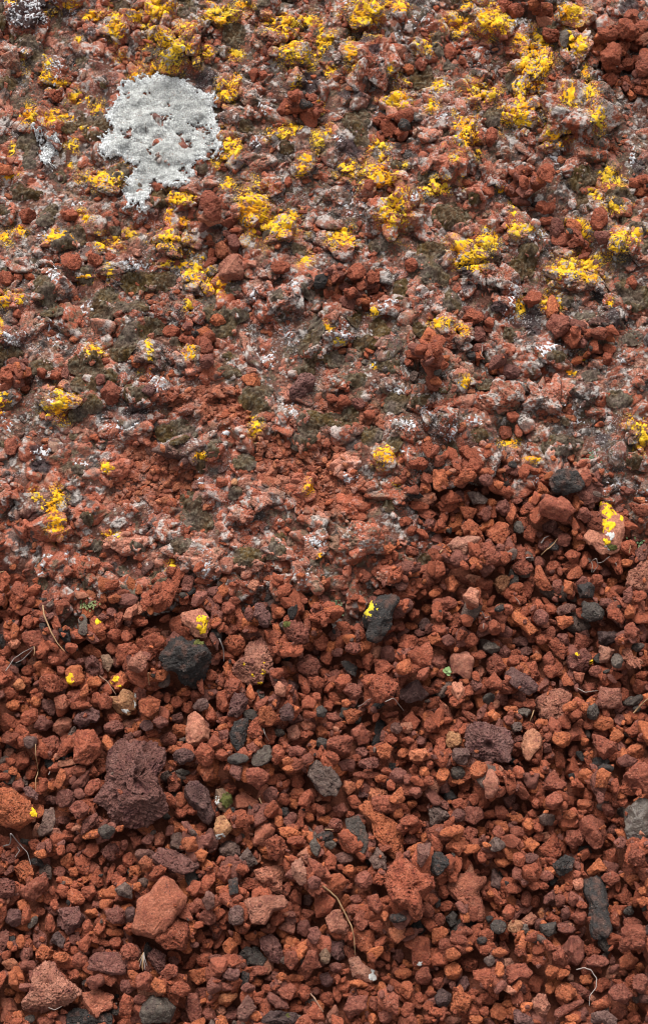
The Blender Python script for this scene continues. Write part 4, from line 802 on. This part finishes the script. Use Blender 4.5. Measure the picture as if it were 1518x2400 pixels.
# moss: a soft sheet that fills the hollows, rock tops stand out of it
ML=plist(MOS)+extra(70,18,45,-250,1300,8)
fmr,imr=field(ML,.6,101); _pi,_pj=w2p(GX,GY,HT); gi=np.clip(((_pi-RX0)/RS).astype(int),0,len(RXs)-1); gj=np.clip(((_pj-RY0)/RS).astype(int),0,len(RYs)-1)
fm=fmr[gj,gi]; im=imr[gj,gi]; n2=fb2(GX,GY,.009,3,42)
mm=(fm+.45*n2+.3*g1>-.12)&(THM<.5)&(solid>.4); mb=blur(mm.astype(float),4,2)
HB=blur(HT,3,2); mz=HB+.0028*np.clip((mb-.5)*2.4,-1,1)+.0024*fb2(GX,GY,.012,3,106)+.0013*g1+.0014*fb2(GX,GY,.0032,2,107)+.0011
mz=np.where(mb>.3,mz,H-.003)
mtone=np.clip(fb2(GX,GY,.05,2,103)+.45,0,1); mt2=fb2(GX,GY,.004,2,104); mgr=np.clip(fb2(GX,GY,.02,2,105)*1.5+.1,0,1)
mcol=np.array([.088,.052,.028])*(1-mtone)[...,None]+np.array([.125,.092,.074])*mtone[...,None]
mcol=mcol*(1-.5*mgr[...,None])+np.array([.105,.066,.018])*.5*mgr[...,None]; mcol=mcol*(1+.45*mt2)[...,None]; tp_=np.clip(fb2(GX,GY,.0032,2,107)*1.6-.35,0,1)[...,None]*.55; mcol=np.clip(mcol*(1-tp_)+np.array([.24,.21,.15])*tp_,.01,1)
MV=np.stack([GX,GY,mz],-1).reshape(-1,3)
Q=np.stack([NID[:-1,:-1],NID[:-1,1:],NID[1:,1:],NID[1:,:-1]],-1).reshape(-1,4)
qm=(mb.ravel()[Q].mean(1)>.42)&(fm.ravel()[Q].max(1)>-1.2); QQ=Q[qm]; qid=im.ravel()[QQ[:,0]]; srt=np.argsort(qid,kind='stable'); qs=qid[srt]
outi=np.array([not(-20<p[0]<1540 and p[1]>-20) for p in ML]); far=outi[np.clip(qid,0,None)]
u,inv=np.unique(QQ[far].ravel(),return_inverse=True); link('moss_cushion',mesh('moss_cushion',MV[u],inv.reshape(-1,4),M_mos,{'Col':mcol.reshape(-1,3)[u]}),kind='stuff',label='dark olive-brown moss growing on the bank beyond the frame',category='moss')
for i in range(len(ML)):
    a,b=np.searchsorted(qs,[i,i+1])
    if b-a<20 or outi[i]: continue
    u,inv=np.unique(QQ[srt[a:b]].ravel(),return_inverse=True); V=MV[u]; c=np.array([V[:,0].mean(),V[:,1].mean(),V[:,2].min()])
    ob=link('moss_cushion',mesh('moss_cushion',V-c,inv.reshape(-1,4),M_mos,{'Col':mcol.reshape(-1,3)[u]}),c); px,py,aa,bb,an=ML[i]
    TOPS.append([ob,px,py,'moss_cushion','dark olive-brown moss cushion',max(aa,bb)])
# the two sheets of grey-white lichen
HB3=blur(HT,3,2)
for m,lbl in THL:
    bl=blur(m,9,2); rim=np.clip((1-bl)*2.4,0,1)
    lob=np.clip(.5-worley2(GX/.0075,GY/.0075,33),-.3,.5)
    z=np.maximum(HB3+.0036,.4*HB3+.6*HT+.0030)+.0016*rim+.0009*g1+.0005*g2+.0035*lob*rim+.0012*lob
    qm=m.ravel()[Q].sum(1)>=4; n=np.bincount(Q[qm].ravel(),minlength=nx*ny)
    PV=np.stack([GX,GY,z],-1).reshape(-1,3); PV[:,2]=np.where(n>=4,PV[:,2],PV[:,2]-.0022)
    cc=(np.array([.56,.57,.55])*(1+.16*fb2(GX,GY,.03,3,85).ravel())[:,None]+np.array([.28,.29,.32])*rim.ravel()[:,None])*(1+.2*fb2(GX,GY,.005,2,84).ravel())[:,None]; cc=np.clip(cc,0,.9)
    V,F,A,_=sub(PV,Q,{'Col':cc},qm); c=np.array([V[:,0].mean(),V[:,1].mean(),V[:,2].min()])
    ob=link('white_lichen',mesh('white_lichen',V-c,F,M_tha,A),c,label=lbl,category='lichen',group='grey-white lichen sheets')
print('growth',round(time.time()-T0,1))
# ---------------------------------------------------------------- loose stones
OCC=np.zeros(H.shape,np.int32)          # 0 free, else number of the traced stone
def poly_r(P,nb=96):
    "centre and radius in nb directions of a closed outline"
    c=np.array([ (P[:,0].min()+P[:,0].max())/2,(P[:,1].min()+P[:,1].max())/2]); c=.5*c+.5*P.mean(0)
    th=np.arange(nb)/nb*2*math.pi; R=np.zeros(nb); d=np.stack([np.cos(th),np.sin(th)],1)
    for i in range(len(P)):
        a=P[i]-c;b=P[(i+1)%len(P)]-c; e=b-a; den=d[:,0]*e[1]-d[:,1]*e[0]
        with np.errstate(all='ignore'):
            t=(a[0]*e[1]-a[1]*e[0])/den; s=(a[0]*d[:,1]-a[1]*d[:,0])/den
        ok=(t>0)&(s>=-1e-6)&(s<=1+1e-6)&np.isfinite(t); R[ok]=np.maximum(R[ok],t[ok])
    R[R<=0]=np.median(R[R>0]); R=(R+.35*np.roll(R,1)+.35*np.roll(R,-1))/1.7
    return c,R
specs=[]
for t,ox,oy,k,q in tile_items(POLY):
    code,rest=q.split(' ',1); P=pts(rest)/k+np.array([ox,oy])
    X,Y=p2w(P[:,0],P[:,1]); Pw=np.stack([X,Y],1); c,R=poly_r(Pw); specs.append((code,c,R,0,P.mean(0)))
npoly=len(specs)
for t,ox,oy,k,q in tile_items(ELL):
    p=q.split(); code=p[0]; v=[float(a) for a in p[1:]]; an=R_(v[4]) if len(v)>4 else 0
    cx,cy,a,b=ox+v[0]/k,oy+v[1]/k,v[2]/k/2,v[3]/k/2
    th=np.linspace(0,2*math.pi,24,endpoint=False); u=a*np.cos(th)*math.cos(an)-b*np.sin(th)*math.sin(an); w_=a*np.cos(th)*math.sin(an)+b*np.sin(th)*math.cos(an)
    X,Y=p2w(cx+u,cy-w_); Pw=np.stack([X,Y],1)[::-1]; c,R=poly_r(Pw); specs.append((code,c,R,1,np.array([cx,cy])))
def footprint(c,R,grow=1.):
    J,I=widx(c[0],c[1],R.max()*grow); dx=GX[J,I]-c[0]; dy=GY[J,I]-c[1]
    r=np.hypot(dx,dy); th=np.arctan2(dy,dx)%(2*math.pi); Rt=R[(th/(2*math.pi)*len(R)).astype(int)%len(R)]*grow
    return J,I,r/Rt
# bottom layer of gravel, dropped on the floor
FV=[];FF=[];FC=[];FVes=[];fo=0
GC=[('R',.38),('OR',.10),('O',.04),('RM',.20),('M',.14),('MU',.04),('K',.012),('KG',.012),('P',.02),('GU',.02)]
GCn=[a for a,_ in GC]; GCp=np.array([b for _,b in GC]); GCp/=GCp.sum()
def drop(x,y,R0,th_,pct,J,I,q):
    "rest height for a lens-bottomed stone on the heap; q = distance ratio in its footprint"
    m=q<1
    if m.sum()<2: return None
    prof=th_*np.sqrt(np.clip(1-q[m]**2,0,1)); return float(np.percentile(HT[J,I][m]+prof,pct))
def fill_stone(x,y,r0,pct,z=None,col=None):
    global fo
    a=r0*rng.uniform(1,1.5); b=r0*rng.uniform(.72,1); c=r0*rng.uniform(.5,.8); ya=rng.uniform(0,6.28)
    J,I=widx(x,y,a); dx=GX[J,I]-x;dy=GY[J,I]-y; cs,sn=math.cos(ya),math.sin(ya)
    q=np.sqrt(((dx*cs+dy*sn)/a)**2+((-dx*sn+dy*cs)/b)**2)
    if q.size<4: return
    zz=drop(x,y,a,c,pct,J,I,q)
    if zz is None: return
    top=zz+c*np.sqrt(np.clip(1-q*q,0,1)); m=q<1; h=HT[J,I]; h[m]=np.maximum(h[m],top[m])
    k=2 if r0<.0065 else 3; pv,pf=PROTO[k][rng.integers(26)]; v=(pv@rot(rng).T)*np.array([a,b,c]); v=np.stack([v[:,0]*cs-v[:,1]*sn+x,v[:,0]*sn+v[:,1]*cs+y,v[:,2]+zz],1)
    if col is None: col=colour(GCn[rng.choice(len(GCn),p=GCp)])*rng.uniform(.8,1.2)
    FV.append(v);FF.append(pf+fo);FC.append(np.clip(col*(1+.14*np.sign(pv[:,:1])*rng.uniform(0,1)),.01,.9)*np.ones((len(v),3)));FVes.append(np.full(len(v),rng.uniform(.1,.9)));fo+=len(v)
gsel=solid<.45
ar=gsel.sum()*DX*DX
print('gravel area',ar)
J_,I_=np.nonzero(gsel)
nb=int(ar/(math.pi*.0095**2)*1.1)
for s in rng.integers(0,len(J_),nb):
    fill_stone(gx[I_[s]],gy[J_[s]],rng.choice([.006,.008,.011,.014],p=[.3,.35,.25,.1])*rng.uniform(.85,1.15),80)
print('layer1',nb,round(time.time()-T0,1))
# traced stones
dig=[]
for si in range(len(specs)):
    code,c,R,isell,pp=specs[si]
    J,I,q=footprint(c,R); m=q<1
    if m.sum()<6: continue
    ov=(OCC[J,I][m]>0).mean()
    if isell and ov>.42: continue
    if isell and ov>.03:      # trim the outline a little where it would run under a neighbour
        R=R*(1-.35*ov)
        J,I,q=footprint(c,R); m=q<1
    oc=OCC[J,I]; oc[m&(oc==0)]=len(dig)+1
    dig.append((si,code,c,R,isell,pp))
order=sorted(range(len(dig)),key=lambda i:dig[i][3].mean())
placed={}
for di in order:                       # small ones settle first, big ones last
    si,code,c,R,isell,pp=dig[di]; rm=R.mean(); rmin=np.percentile(R,15)
    J,I,q=footprint(c,R,.9); thk=min(rmin*.78,.034)
    on=at(solid,c[0],c[1])>.6
    pct=66 if rm<.02 else (58 if rm<.035 else 48)
    if not isell: pct+=14
    if on: pct=40
    z=drop(c[0],c[1],rm,thk,pct,J,I,q)
    if z is None: z=at(HT,c[0],c[1])+thk*.5
    J,I,q=footprint(c,R,1.); m=q<1; top=z+thk*np.sqrt(np.clip(1-q*q,0,1)); h=HT[J,I]; h[m]=np.maximum(h[m],top[m])
    placed[di]=(z,thk)
print('traced',len(dig))
# little stones between them
cand=nb*7; n2_=0; rr_=np.sort(rng.choice([.0045,.006,.008,.0105],p=[.3,.34,.24,.12],size=cand)*rng.uniform(.85,1.15,cand))[::-1]; OC2=np.zeros(H.shape,bool)
for k in range(cand):
    s=rng.integers(0,len(J_)); x,y,r0=gx[I_[s]],gy[J_[s]],rr_[k]
    J,I=widx(x,y,r0); d=(GX[J,I]-x)**2+(GY[J,I]-y)**2<(r0*.95)**2
    if d.sum()<3: continue
    if (OCC[J,I][d]>0).mean()>.12 or OC2[J,I][d].mean()>.3: continue
    o2=OC2[J,I]; o2[d]=True
    fill_stone(x,y,r0,60); n2_+=1
jb,ib=np.nonzero((solid>.6)&(edge>.45)&(edge<.86)&(mrub<.3))
for s in rng.integers(0,len(jb),420):             # loose stones strewn over the thin lower edge of the crust
    if OCC[jb[s],ib[s]] or PY[jb[s],ib[s]]<1040: continue
    fill_stone(gx[ib[s]],gy[jb[s]],rng.choice([.004,.006,.009])*rng.uniform(.8,1.2),45)
# crumbs and chips on the crust's hollows and rubble
hol=(solid>.6)&((relief<-.004)|(mrub>.5))&(fb2(GX,GY,.06,2,131)>.0)&(blur(THM,3,1)<.05)
J2,I2=np.nonzero(hol)
for s in rng.integers(0,len(J2),900):
    if OCC[J2[s],I2[s]]: continue
    fill_stone(gx[I2[s]],gy[J2[s]],rng.uniform(.0028,.006),25,col=np.array([(.32,.085,.04),(.36,.12,.06),(.24,.07,.04)])[rng.integers(3)]*rng.uniform(.8,1.15))
for s in rng.integers(0,len(J_),6500):        # chips and grains that trickled between them
    if OCC[J_[s],I_[s]] and rng.random()<.96: continue
    fill_stone(gx[I_[s]],gy[J_[s]],rng.uniform(.002,.0036),35)
print('fill',n2_,fo,round(time.time()-T0,1))
link('gravel',mesh('gravel',np.concatenate(FV),np.concatenate(FF),M_stone,{'Col':np.concatenate(FC),'Ves':np.concatenate(FVes)}),kind='stuff',label='bed of small red and maroon volcanic gravel under and between the larger stones',category='gravel')
# stones as objects
def stl(D):
    L=[]
    for t,ox,oy,k,q in tile_items(D):
        v=[float(a) for a in q.split()]; L.append((ox+v[0]/k,oy+v[1]/k,v[2]/k/2,v[3]/k/2))
    return L
YS,WS,MS=stl(YST),stl(WST),stl(MST)
def inframe(p): return -8<p[0]<1526 and -8<p[1]<2408
areas=[(d[3]**2).mean()*(1 if inframe(d[5]) else 0) for d in dig]
rank=np.argsort([-a for a in areas]); indiv=set(int(i) for i in rank[:300])
EV=[];EF=[];EC=[];EVs=[];eo=0
CN={'K':'black','KG':'dark grey','KU':'blackish','KM':'blackish','G':'grey-brown','GU':'dull grey-purple','GM':'grey-brown','GT':'grey and tan','GK':'dark grey','U':'purple-brown','UM':'purple-brown','UK':'dark purple-grey','UG':'purple-grey','M':'maroon','MR':'maroon-red','MK':'dark maroon','MU':'purplish maroon','MG':'brownish grey','MP':'maroon-pink','R':'brick-red','RM':'dull brick-red','RO':'red-orange','OR':'orange-red','O':'orange','P':'pale pinkish-red','PR':'pinkish-red','PM':'pinkish-brown','PU':'brownish-pink','PG':'pinkish-grey','RP':'light red','OP':'pale orange','PT':'pinkish-tan','T':'tan-orange','OM':'dark orange','OG':'orange-grey','OT':'orange-tan','PO':'pale orange-pink','TP':'pale tan','TR':'tan-red','KR':'black'}
for di in range(len(dig)):
    si,code,c,R,isell,pp=dig[di]; z,thk=placed[di]; rm=R.mean()
    big=di in indiv; k=(5 if rm>.028 else 4) if big else 3
    if rm>.05: k=6
    ves=.95 if 'v' in code else .3; smo='s' in code
    V,F=rock(1000+si*7+(3 if rm>.045 else 0),k,ves if ('v' in code or rng.random()<.3) else 0,smo,size=rm)
    if isell:      # give the plain ellipses a broken outline of their own
        th=np.arange(96)/96*2*math.pi; rr=np.random.default_rng(si); R=R*(1+sum(rr.uniform(.0,.075)*np.cos(m_*th+rr.uniform(0,6.28)) for m_ in (2,3,4,5)))
    # fit silhouette
    th=np.arctan2(V[:,1],V[:,0])%(2*math.pi); rh=np.hypot(V[:,0],V[:,1]); nbn=24; bi=(th/(2*math.pi)*nbn).astype(int)%nbn
    S=np.zeros(nbn); np.maximum.at(S,bi,rh); S=np.maximum(S,.3); ths=th/(2*math.pi)*nbn-.5
    i0=np.floor(ths).astype(int); f=ths-i0; Si=S[i0%nbn]*(1-f)+S[(i0+1)%nbn]*f
    tr=th/(2*math.pi)*96; j0=np.floor(tr).astype(int); g=tr-j0; Ri=R[j0%96]*(1-g)+R[(j0+1)%96]*g
    # keep broad facets: scale horizontally by the ratio of outline to silhouette, fading to the mean near the axis
    rat=Ri/Si; mean=(R.mean()/S.mean()); wgt=np.clip(rh/.55,0,1)[:,None] if False else 1
    W=np.stack([V[:,0]*rat,V[:,1]*rat,V[:,2]*thk*1.08],1)
    base=colour(code)*np.random.default_rng(si+3).uniform(.88,1.12)
    if not(at(solid,c[0],c[1])>.6): pass
    Cc=rock_colour(W/rm,base,si)
    vv=np.full(len(W),.9 if 'v' in code else (.12 if smo else .45))
    if not big:
        EV.append(W+np.array([c[0],c[1],z]));EF.append(F+eo);EC.append(Cc);EVs.append(vv);eo+=len(W); continue
    zb=W[:,2].min(); loc=(c[0],c[1],z+zb); Wl=W-np.array([0,0,zb])
    m_=M_wet if 'g' in code else M_stone
    ob=link('lava_stone',mesh('lava_stone',Wl,F,m_,{'Col':Cc,'Ves':vv}),loc)
    key=''.join(ch for ch in code if ch in ALB); d=CN.get(key,'red')
    asp=np.percentile(R,95)/np.percentile(R,5); shp='long ' if asp>1.9 else ''
    tx=' pitted' if 'v' in code else (' smooth' if smo else '')
    TOPS.append([ob,pp[0],pp[1],'lava_stone',(shp+d+tx+' stone').strip(),rm])
    # lichen or moss on the stone: its own part
    wxy=W+np.array([c[0],c[1],z]); qx,qy=w2p(wxy[:,0],wxy[:,1],wxy[:,2])
    nf=fb3(wxy/.004,2,7); nrr=W/np.linalg.norm(W,axis=1)[:,None]
    for LS,nm_,mt_,cc_,wd_ in ((YS,'yellow_lichen',M_yel,(.78,.48,.015) if 'K' not in code else (.62,.48,.03),' with yellow lichen'),(WS,'white_lichen',M_whi,(.55,.53,.50),' with whitish lichen'),(MS,'moss',M_mos,(.11,.11,.035),' with green moss')):
        lit=np.zeros(len(W),bool)
        for (ex,ey,ea,eb) in LS:
            if abs(ex-pp[0])<60 and abs(ey-pp[1])<60: lit|=((((qx-ex)/ea)**2+((qy-ey)/eb)**2)<1.15+nf*1.1)&(W[:,2]>0)&((fb3(wxy/.0045,2,9)>-.3)|(nm_=='moss'))
        if not lit.any(): continue
        fk=lit[F].sum(1)>=3
        if fk.sum()<5: continue
        n=np.bincount(F[fk].ravel(),minlength=len(W)); PV=Wl+nrr*np.where(n>=5,.0018 if nm_=='moss' else .0011,.0003)[:,None]
        v,f_,a_,u=sub(PV,F,{'Col':np.tile(cc_,(len(W),1))*(1+.25*nf)[:,None]},fk); link(nm_,mesh(nm_,v,f_,mt_,a_),(0,0,0),ob)
        if 'with' not in TOPS[-1][4]: TOPS[-1][4]+=wd_
if EV: link('gravel_stones',mesh('gravel_stones',np.concatenate(EV),np.concatenate(EF),M_stone,{'Col':np.concatenate(EC),'Ves':np.concatenate(EVs)}),kind='stuff',label='smaller loose red and maroon stones scattered among the 300 larger ones',category='stones')
print('stones',round(time.time()-T0,1))
# ---------------------------------------------------------------- soil under everything, out to the horizon
xs=np.concatenate([[-60,-20,-8,-3,-1.4],np.linspace(-.9,.9,90),[1.4,3,8,20,60]]); ys=np.concatenate([[-60,-20,-8,-3,-1],np.linspace(-.3,2.3,130),[3,5,10,25,60]])
a,b=np.meshgrid(xs,ys); zz=zr(b)-.034+.003*fb2(a,b,.06,2,9); zz=np.where((a<X0)|(a>X1)|(b<Y0)|(b>Y1),zz+.012,zz)
V=np.stack([a,b,zz],-1).reshape(-1,3); n=np.arange(a.size).reshape(a.shape); F=np.stack([n[:-1,:-1],n[:-1,1:],n[1:,1:],n[1:,:-1]],-1).reshape(-1,4)
link('ground',mesh('ground',V,F,M_soil,{'Col':np.tile([.15,.045,.025],(len(V),1))}),kind='structure')
# ---------------------------------------------------------------- dry needles, twigs, roots and a seedling
def tube(P,r,taper=.35,n=6):
    P=np.array(P); m=len(P)*5; t=np.linspace(0,len(P)-1,m); i=np.clip(np.floor(t).astype(int),0,len(P)-2); f=(t-i)[:,None]
    p0=P[np.maximum(i-1,0)];p1=P[i];p2=P[i+1];p3=P[np.minimum(i+2,len(P)-1)]
    C=.5*((2*p1)+(-p0+p2)*f+(2*p0-5*p1+4*p2-p3)*f**2+(-p0+3*p1-3*p2+p3)*f**3)
    T=np.gradient(C,axis=0); T/=np.linalg.norm(T,axis=1)[:,None]+1e-9; up_=np.array([0,0,1.]); S=np.cross(T,up_); S/=np.linalg.norm(S,axis=1)[:,None]+1e-9; U=np.cross(S,T)
    rr=r*(1-(1-taper)*np.abs(np.linspace(-.3,1,m))**1.5); a=np.arange(n)/n*2*math.pi
    V=C[:,None,:]+(S[:,None,:]*np.cos(a)[None,:,None]+U[:,None,:]*np.sin(a)[None,:,None])*rr[:,None,None]
    idx=np.arange(m*n).reshape(m,n); F=np.stack([idx[:-1],np.roll(idx[:-1],-1,1),np.roll(idx[1:],-1,1),idx[1:]],-1).reshape(-1,4)
    return V.reshape(-1,3),F
TN={'t':('dry_needle','straw-coloured dry needle','dry needle'),'g':('dry_twig','grey weathered twig','twig'),'b':('dry_twig','thin brown twig','twig'),'w':('dry_root','pale curled rootlet','rootlet')}
for ln in TWG.strip().split('\n'):
    t,c,r,rest=ln.split(' ',3); ox,oy,k=TILES[t]; P=pts(rest)/k+np.array([ox,oy]); X,Y=p2w(P[:,0],P[:,1],.004)
    if len(X)>2: X=X.copy()
    Pp=[]
    for i in range(len(X)-1):
        for s in (0,.5): Pp.append((X[i]*(1-s)+X[i+1]*s,Y[i]*(1-s)+Y[i+1]*s))
    Pp.append((X[-1],Y[-1])); Z=np.array([HT[widx(x,y,.004)].max() for x,y in Pp]); 
    lo=np.linspace(Z[0],Z[-1],len(Z)); Z=np.maximum(Z,lo-.002)+.0015; Z=(Z+np.maximum(Z,np.r_[Z[1:],Z[-1]])+np.maximum(Z,np.r_[Z[0],Z[:-1]]))/3
    P3=np.array([(x,y,z) for (x,y),z in zip(Pp,Z)]); V,F=tube(P3,float(r)*(.0005 if c=='w' else .00068))
    cc=V.mean(0); cc[2]=V[:,2].min(); nm,ds,ct=TN[c]
    ob=link(nm,mesh(nm,V-cc,F,M_twig[c],{}),cc); L_=float(np.hypot(*(P[-1]-P[0]))); TOPS.append([ob,P[:,0].mean(),P[:,1].mean(),nm,('long ' if L_>90 else '')+ds,L_])
def leaf(L,wd,ang,tilt,z0=0):
    m=9;n=5; V=[]
    for i in range(m):
        t=i/(m-1); ww=wd*math.sin(math.pi*min(1,t*.92+.06))**.7
        for j in range(n):
            s=j/(n-1)*2-1; x=t*L; y=s*ww; z=z0+math.sin(tilt)*x-.25*L*t*t+.18*wd*abs(s)+.0
            V.append((x*math.cos(ang)-y*math.sin(ang),x*math.sin(ang)+y*math.cos(ang),z))
    idx=np.arange(m*n).reshape(m,n); F=np.stack([idx[:-1,:-1],idx[:-1,1:],idx[1:,1:],idx[1:,:-1]],-1).reshape(-1,4)
    V=np.array(V); V2=V-np.array([0,0,.0006]); return np.concatenate([V,V2]),np.concatenate([F,F[:,::-1]+len(V)])
x,y=p2w(1048,1572); x=float(x);y=float(y); z=at(HT,x,y)
e=link('seedling',None,(x,y,z+.001),label='tiny bright green seedling, the only fresh green rosette on the gravel',category='seedling')
for i in range(7):
    V,F=leaf(.0068 if i<4 else .005,.0029 if i<4 else .0021,i*2.4+.3,.55,.003+.0012*i); link('leaf',mesh('leaf',V,F,M_leaf,{}),(0,0,0),e)
V,F=tube([(0,0,-.004),(0,0,0),(.0003,0,.004)],.001); link('stem',mesh('stem',V,F,M_leaf,{}),(0,0,0),e)
# golden dry tuft
x,y=p2w(343,2252); x=float(x);y=float(y); z=HT[widx(x,y,.008)].max()
e=link('dry_tuft',None,(x,y,z),label='small tuft of golden-brown dry blades below the big red-brown lump',category='dry tuft')
for i,(dx,dy) in enumerate([(-.3,-1.2),(0,-1.5),(.35,-1.1),(-.1,-1.3),(.2,-1.45),(-.45,-.8)]):
    L_=.014; V,F=tube([(0,.006,.002),(dx*.3*L_,dy*.4*L_+.006,.005),(dx*L_,dy*L_+.006,.002)],.0007,.3); link('blade',mesh('blade',V,F,M_twig['t' if i%2 else 'g'],{}),(0,0,0),e)
# little green mosses and leafy bits at the crust's lower edge
for (px,py,col,n,lb) in ((208,1418,(.17,.20,.07),26,'pale green leafy moss sprig at the lower edge of the crust'),(790,1412,(.12,.17,.08),22,'dark green mossy sprig beside the crust edge'),(1495,1280,(.08,.14,.05),14,'tiny dark green sprig right of the big lichened stone'),(1388,1070,(.10,.17,.09),12,'tiny green sprig above the charcoal stone')):
    x,y=p2w(px,py); x=float(x);y=float(y); z=HT[widx(x,y,.006)].mean(); VV=[];FF_=[];o_=0; m_=plain('green_sprig',col,.7)
    for i in range(n*2):
        V,F=leaf(rng.uniform(.002,.004),.0011,rng.uniform(0,6.28),.6); V=V+np.array([rng.normal()*.006,rng.normal()*.005,rng.uniform(0,.003)]); VV.append(V);FF_.append(F+o_);o_+=len(V)
    link('moss_sprig',mesh('moss_sprig',np.concatenate(VV),np.concatenate(FF_),m_,{}),(x,y,z),label=lb,category='moss')
# ---------------------------------------------------------------- names that single each thing out
ANC=[(380,310,'the largest grey-white lichen'),(105,345,'the small grey-white lichen sheet'),(443,1560,'the big black rounded stone'),(310,1835,'the largest purple-brown boulder'),(890,1460,'the black stone with a yellow tuft'),(1415,1240,'the big yellow-streaked pale stone'),(1320,1143,'the charcoal stone under the crust'),(1145,1745,'the dark spongy purple stone'),(1398,2120,'the long black stone'),(1487,1930,'the glossy grey stone'),(463,1710,'the pale orange wedge stone'),(390,2130,'the big red-brown lump'),(120,2315,'the brown pitted triangular stone'),(624,2140,'the axe-shaped brown stone'),(960,2090,'the large red pitted stone'),(895,1930,'the long orange pitted stone'),(1095,2090,'the two-lobed brown slab'),(760,1830,'the oval grey pitted stone'),(1048,1572,'the green seedling'),(590,1550,'the pink-brown stone with a slit'),(1298,1650,'the reddish spongy round stone'),(850,35,'the yellow-topped knob at the top edge'),(1355,280,'the biggest lichened knob, upper right'),(870,145,'the hollow red pitted rock'),(1090,310,'the round yellow knob'),(1110,595,'the twin yellow knob'),(710,910,'the dark slab on the rubble'),(945,995,'the bright white lichen fleck'),(480,190,'the black crust patch'),(130,940,'the yellow knob at far left'),(1375,1440,'the flat dark grey angular stone'),(230,2360,'the black rock at the bottom edge')]
DIRS=['right of','above right of','above','above left of','left of','below left of','below','below right of']
CAT={'lava_stone':('stone','loose lava stones on the gravel'),'yellow_lichen':('lichen','yellow lichen patches on the crust'),'white_lichen':('lichen','white lichen patches on the crust'),'moss_cushion':('moss','moss cushions on the crust'),'dry_needle':('dry needle','dry needles and twigs'),'dry_twig':('twig','dry needles and twigs'),'dry_root':('rootlet','dry needles and twigs')}
HAND=[(443,1560,'large black rounded stone with a grey lower face, left of centre'),(310,1835,'largest purple-brown boulder, full of gas holes, left side of the gravel'),(890,1460,'black triangular stone with a yellow-green lichen tuft on its top corner'),(1415,1240,'big pale pink stone streaked with bright yellow lichen, at the right'),(1320,1143,'charcoal angular stone tucked under the lower edge of the crust'),(1298,1203,'smooth brick-red oval stone directly below the charcoal stone'),(1145,1745,'dark purple spongy stone, large and deeply pitted, right of centre'),(1398,2110,'long black bone-shaped stone near the right edge'),(1487,1930,'glossy dark grey stone at the right edge of the gravel'),(463,1710,'smooth pale orange wedge-shaped stone right of the purple boulder'),(120,2315,'brown triangular stone full of small holes at the lower left'),(624,2140,'axe-shaped pinkish-brown stone in the lower middle'),(1375,1440,'flat dark grey angular stone alone among orange pebbles at right'),(475,1475,'pinkish stone with bright yellow lichen, above the big black stone'),(200,1475,'upright grey stone coated with pale lichen at the crust edge')]
SZ={}
for k in CAT:
    v=[t[5] for t in TOPS if t[3]==k]; SZ[k]=np.percentile(v,[25,75]) if v else (0,0)
ents=[]
for t in TOPS:
    ob,px,py,kn,ds,sz=t; cat,grp=CAT[kn]; ob['category']=cat; ob['group']=grp
    lo,hi=SZ[kn]; s='small ' if sz<lo else ('large ' if sz>hi else '')
    if 'long' in ds: s=''
    an=sorted(ANC,key=lambda a:math.hypot(a[0]-px,a[1]-py)); a=an[0]
    if math.hypot(a[0]-px,a[1]-py)<28: 
        ang=None; rel='at'; 
    d=math.hypot(a[0]-px,a[1]-py); ang=math.degrees(math.atan2(-(py-a[1]),px-a[0]))%360; rel=DIRS[int((ang+22.5)//45)%8] if d>12 else 'on or around'
    ents.append([ob,s+ds,rel,a[2],d,px,py])
from collections import defaultdict
G=defaultdict(list)
for e in ents: G[(e[1],e[2],e[3])].append(e)
ORD=['nearest','second','third','fourth','fifth','sixth','seventh','eighth','ninth','tenth']
used=set()
for k,L in G.items():
    L.sort(key=lambda e:e[4])
    for i,e in enumerate(L):
        e[0]['label']=(f"{k[0]} {k[1]} {k[2]}" if len(L)==1 else f"{ORD[min(i,9)]} {k[0]} {k[1]} {k[2]}")
used_h=set()
for hx,hy,lb in HAND:
    c=[e for e in ents if e[0].name.startswith('lava_stone') and math.hypot(e[5]-hx,e[6]-hy)<26]
    if c: min(c,key=lambda e:math.hypot(e[5]-hx,e[6]-hy))[0]['label']=lb
outcrop['label']='knobbly bank of welded red rock covered in lichen and moss, upper half'; outcrop['category']='rock outcrop'
print('objects',len(bpy.data.objects),'time',round(time.time()-T0,1))

from collections import Counter
_c=Counter(o.get('label') for o in bpy.data.objects if o.parent is None and o.get('label')); print('DUP',[(k,v) for k,v in _c.items() if v>1][:20],max(len(k.split()) for k in _c))
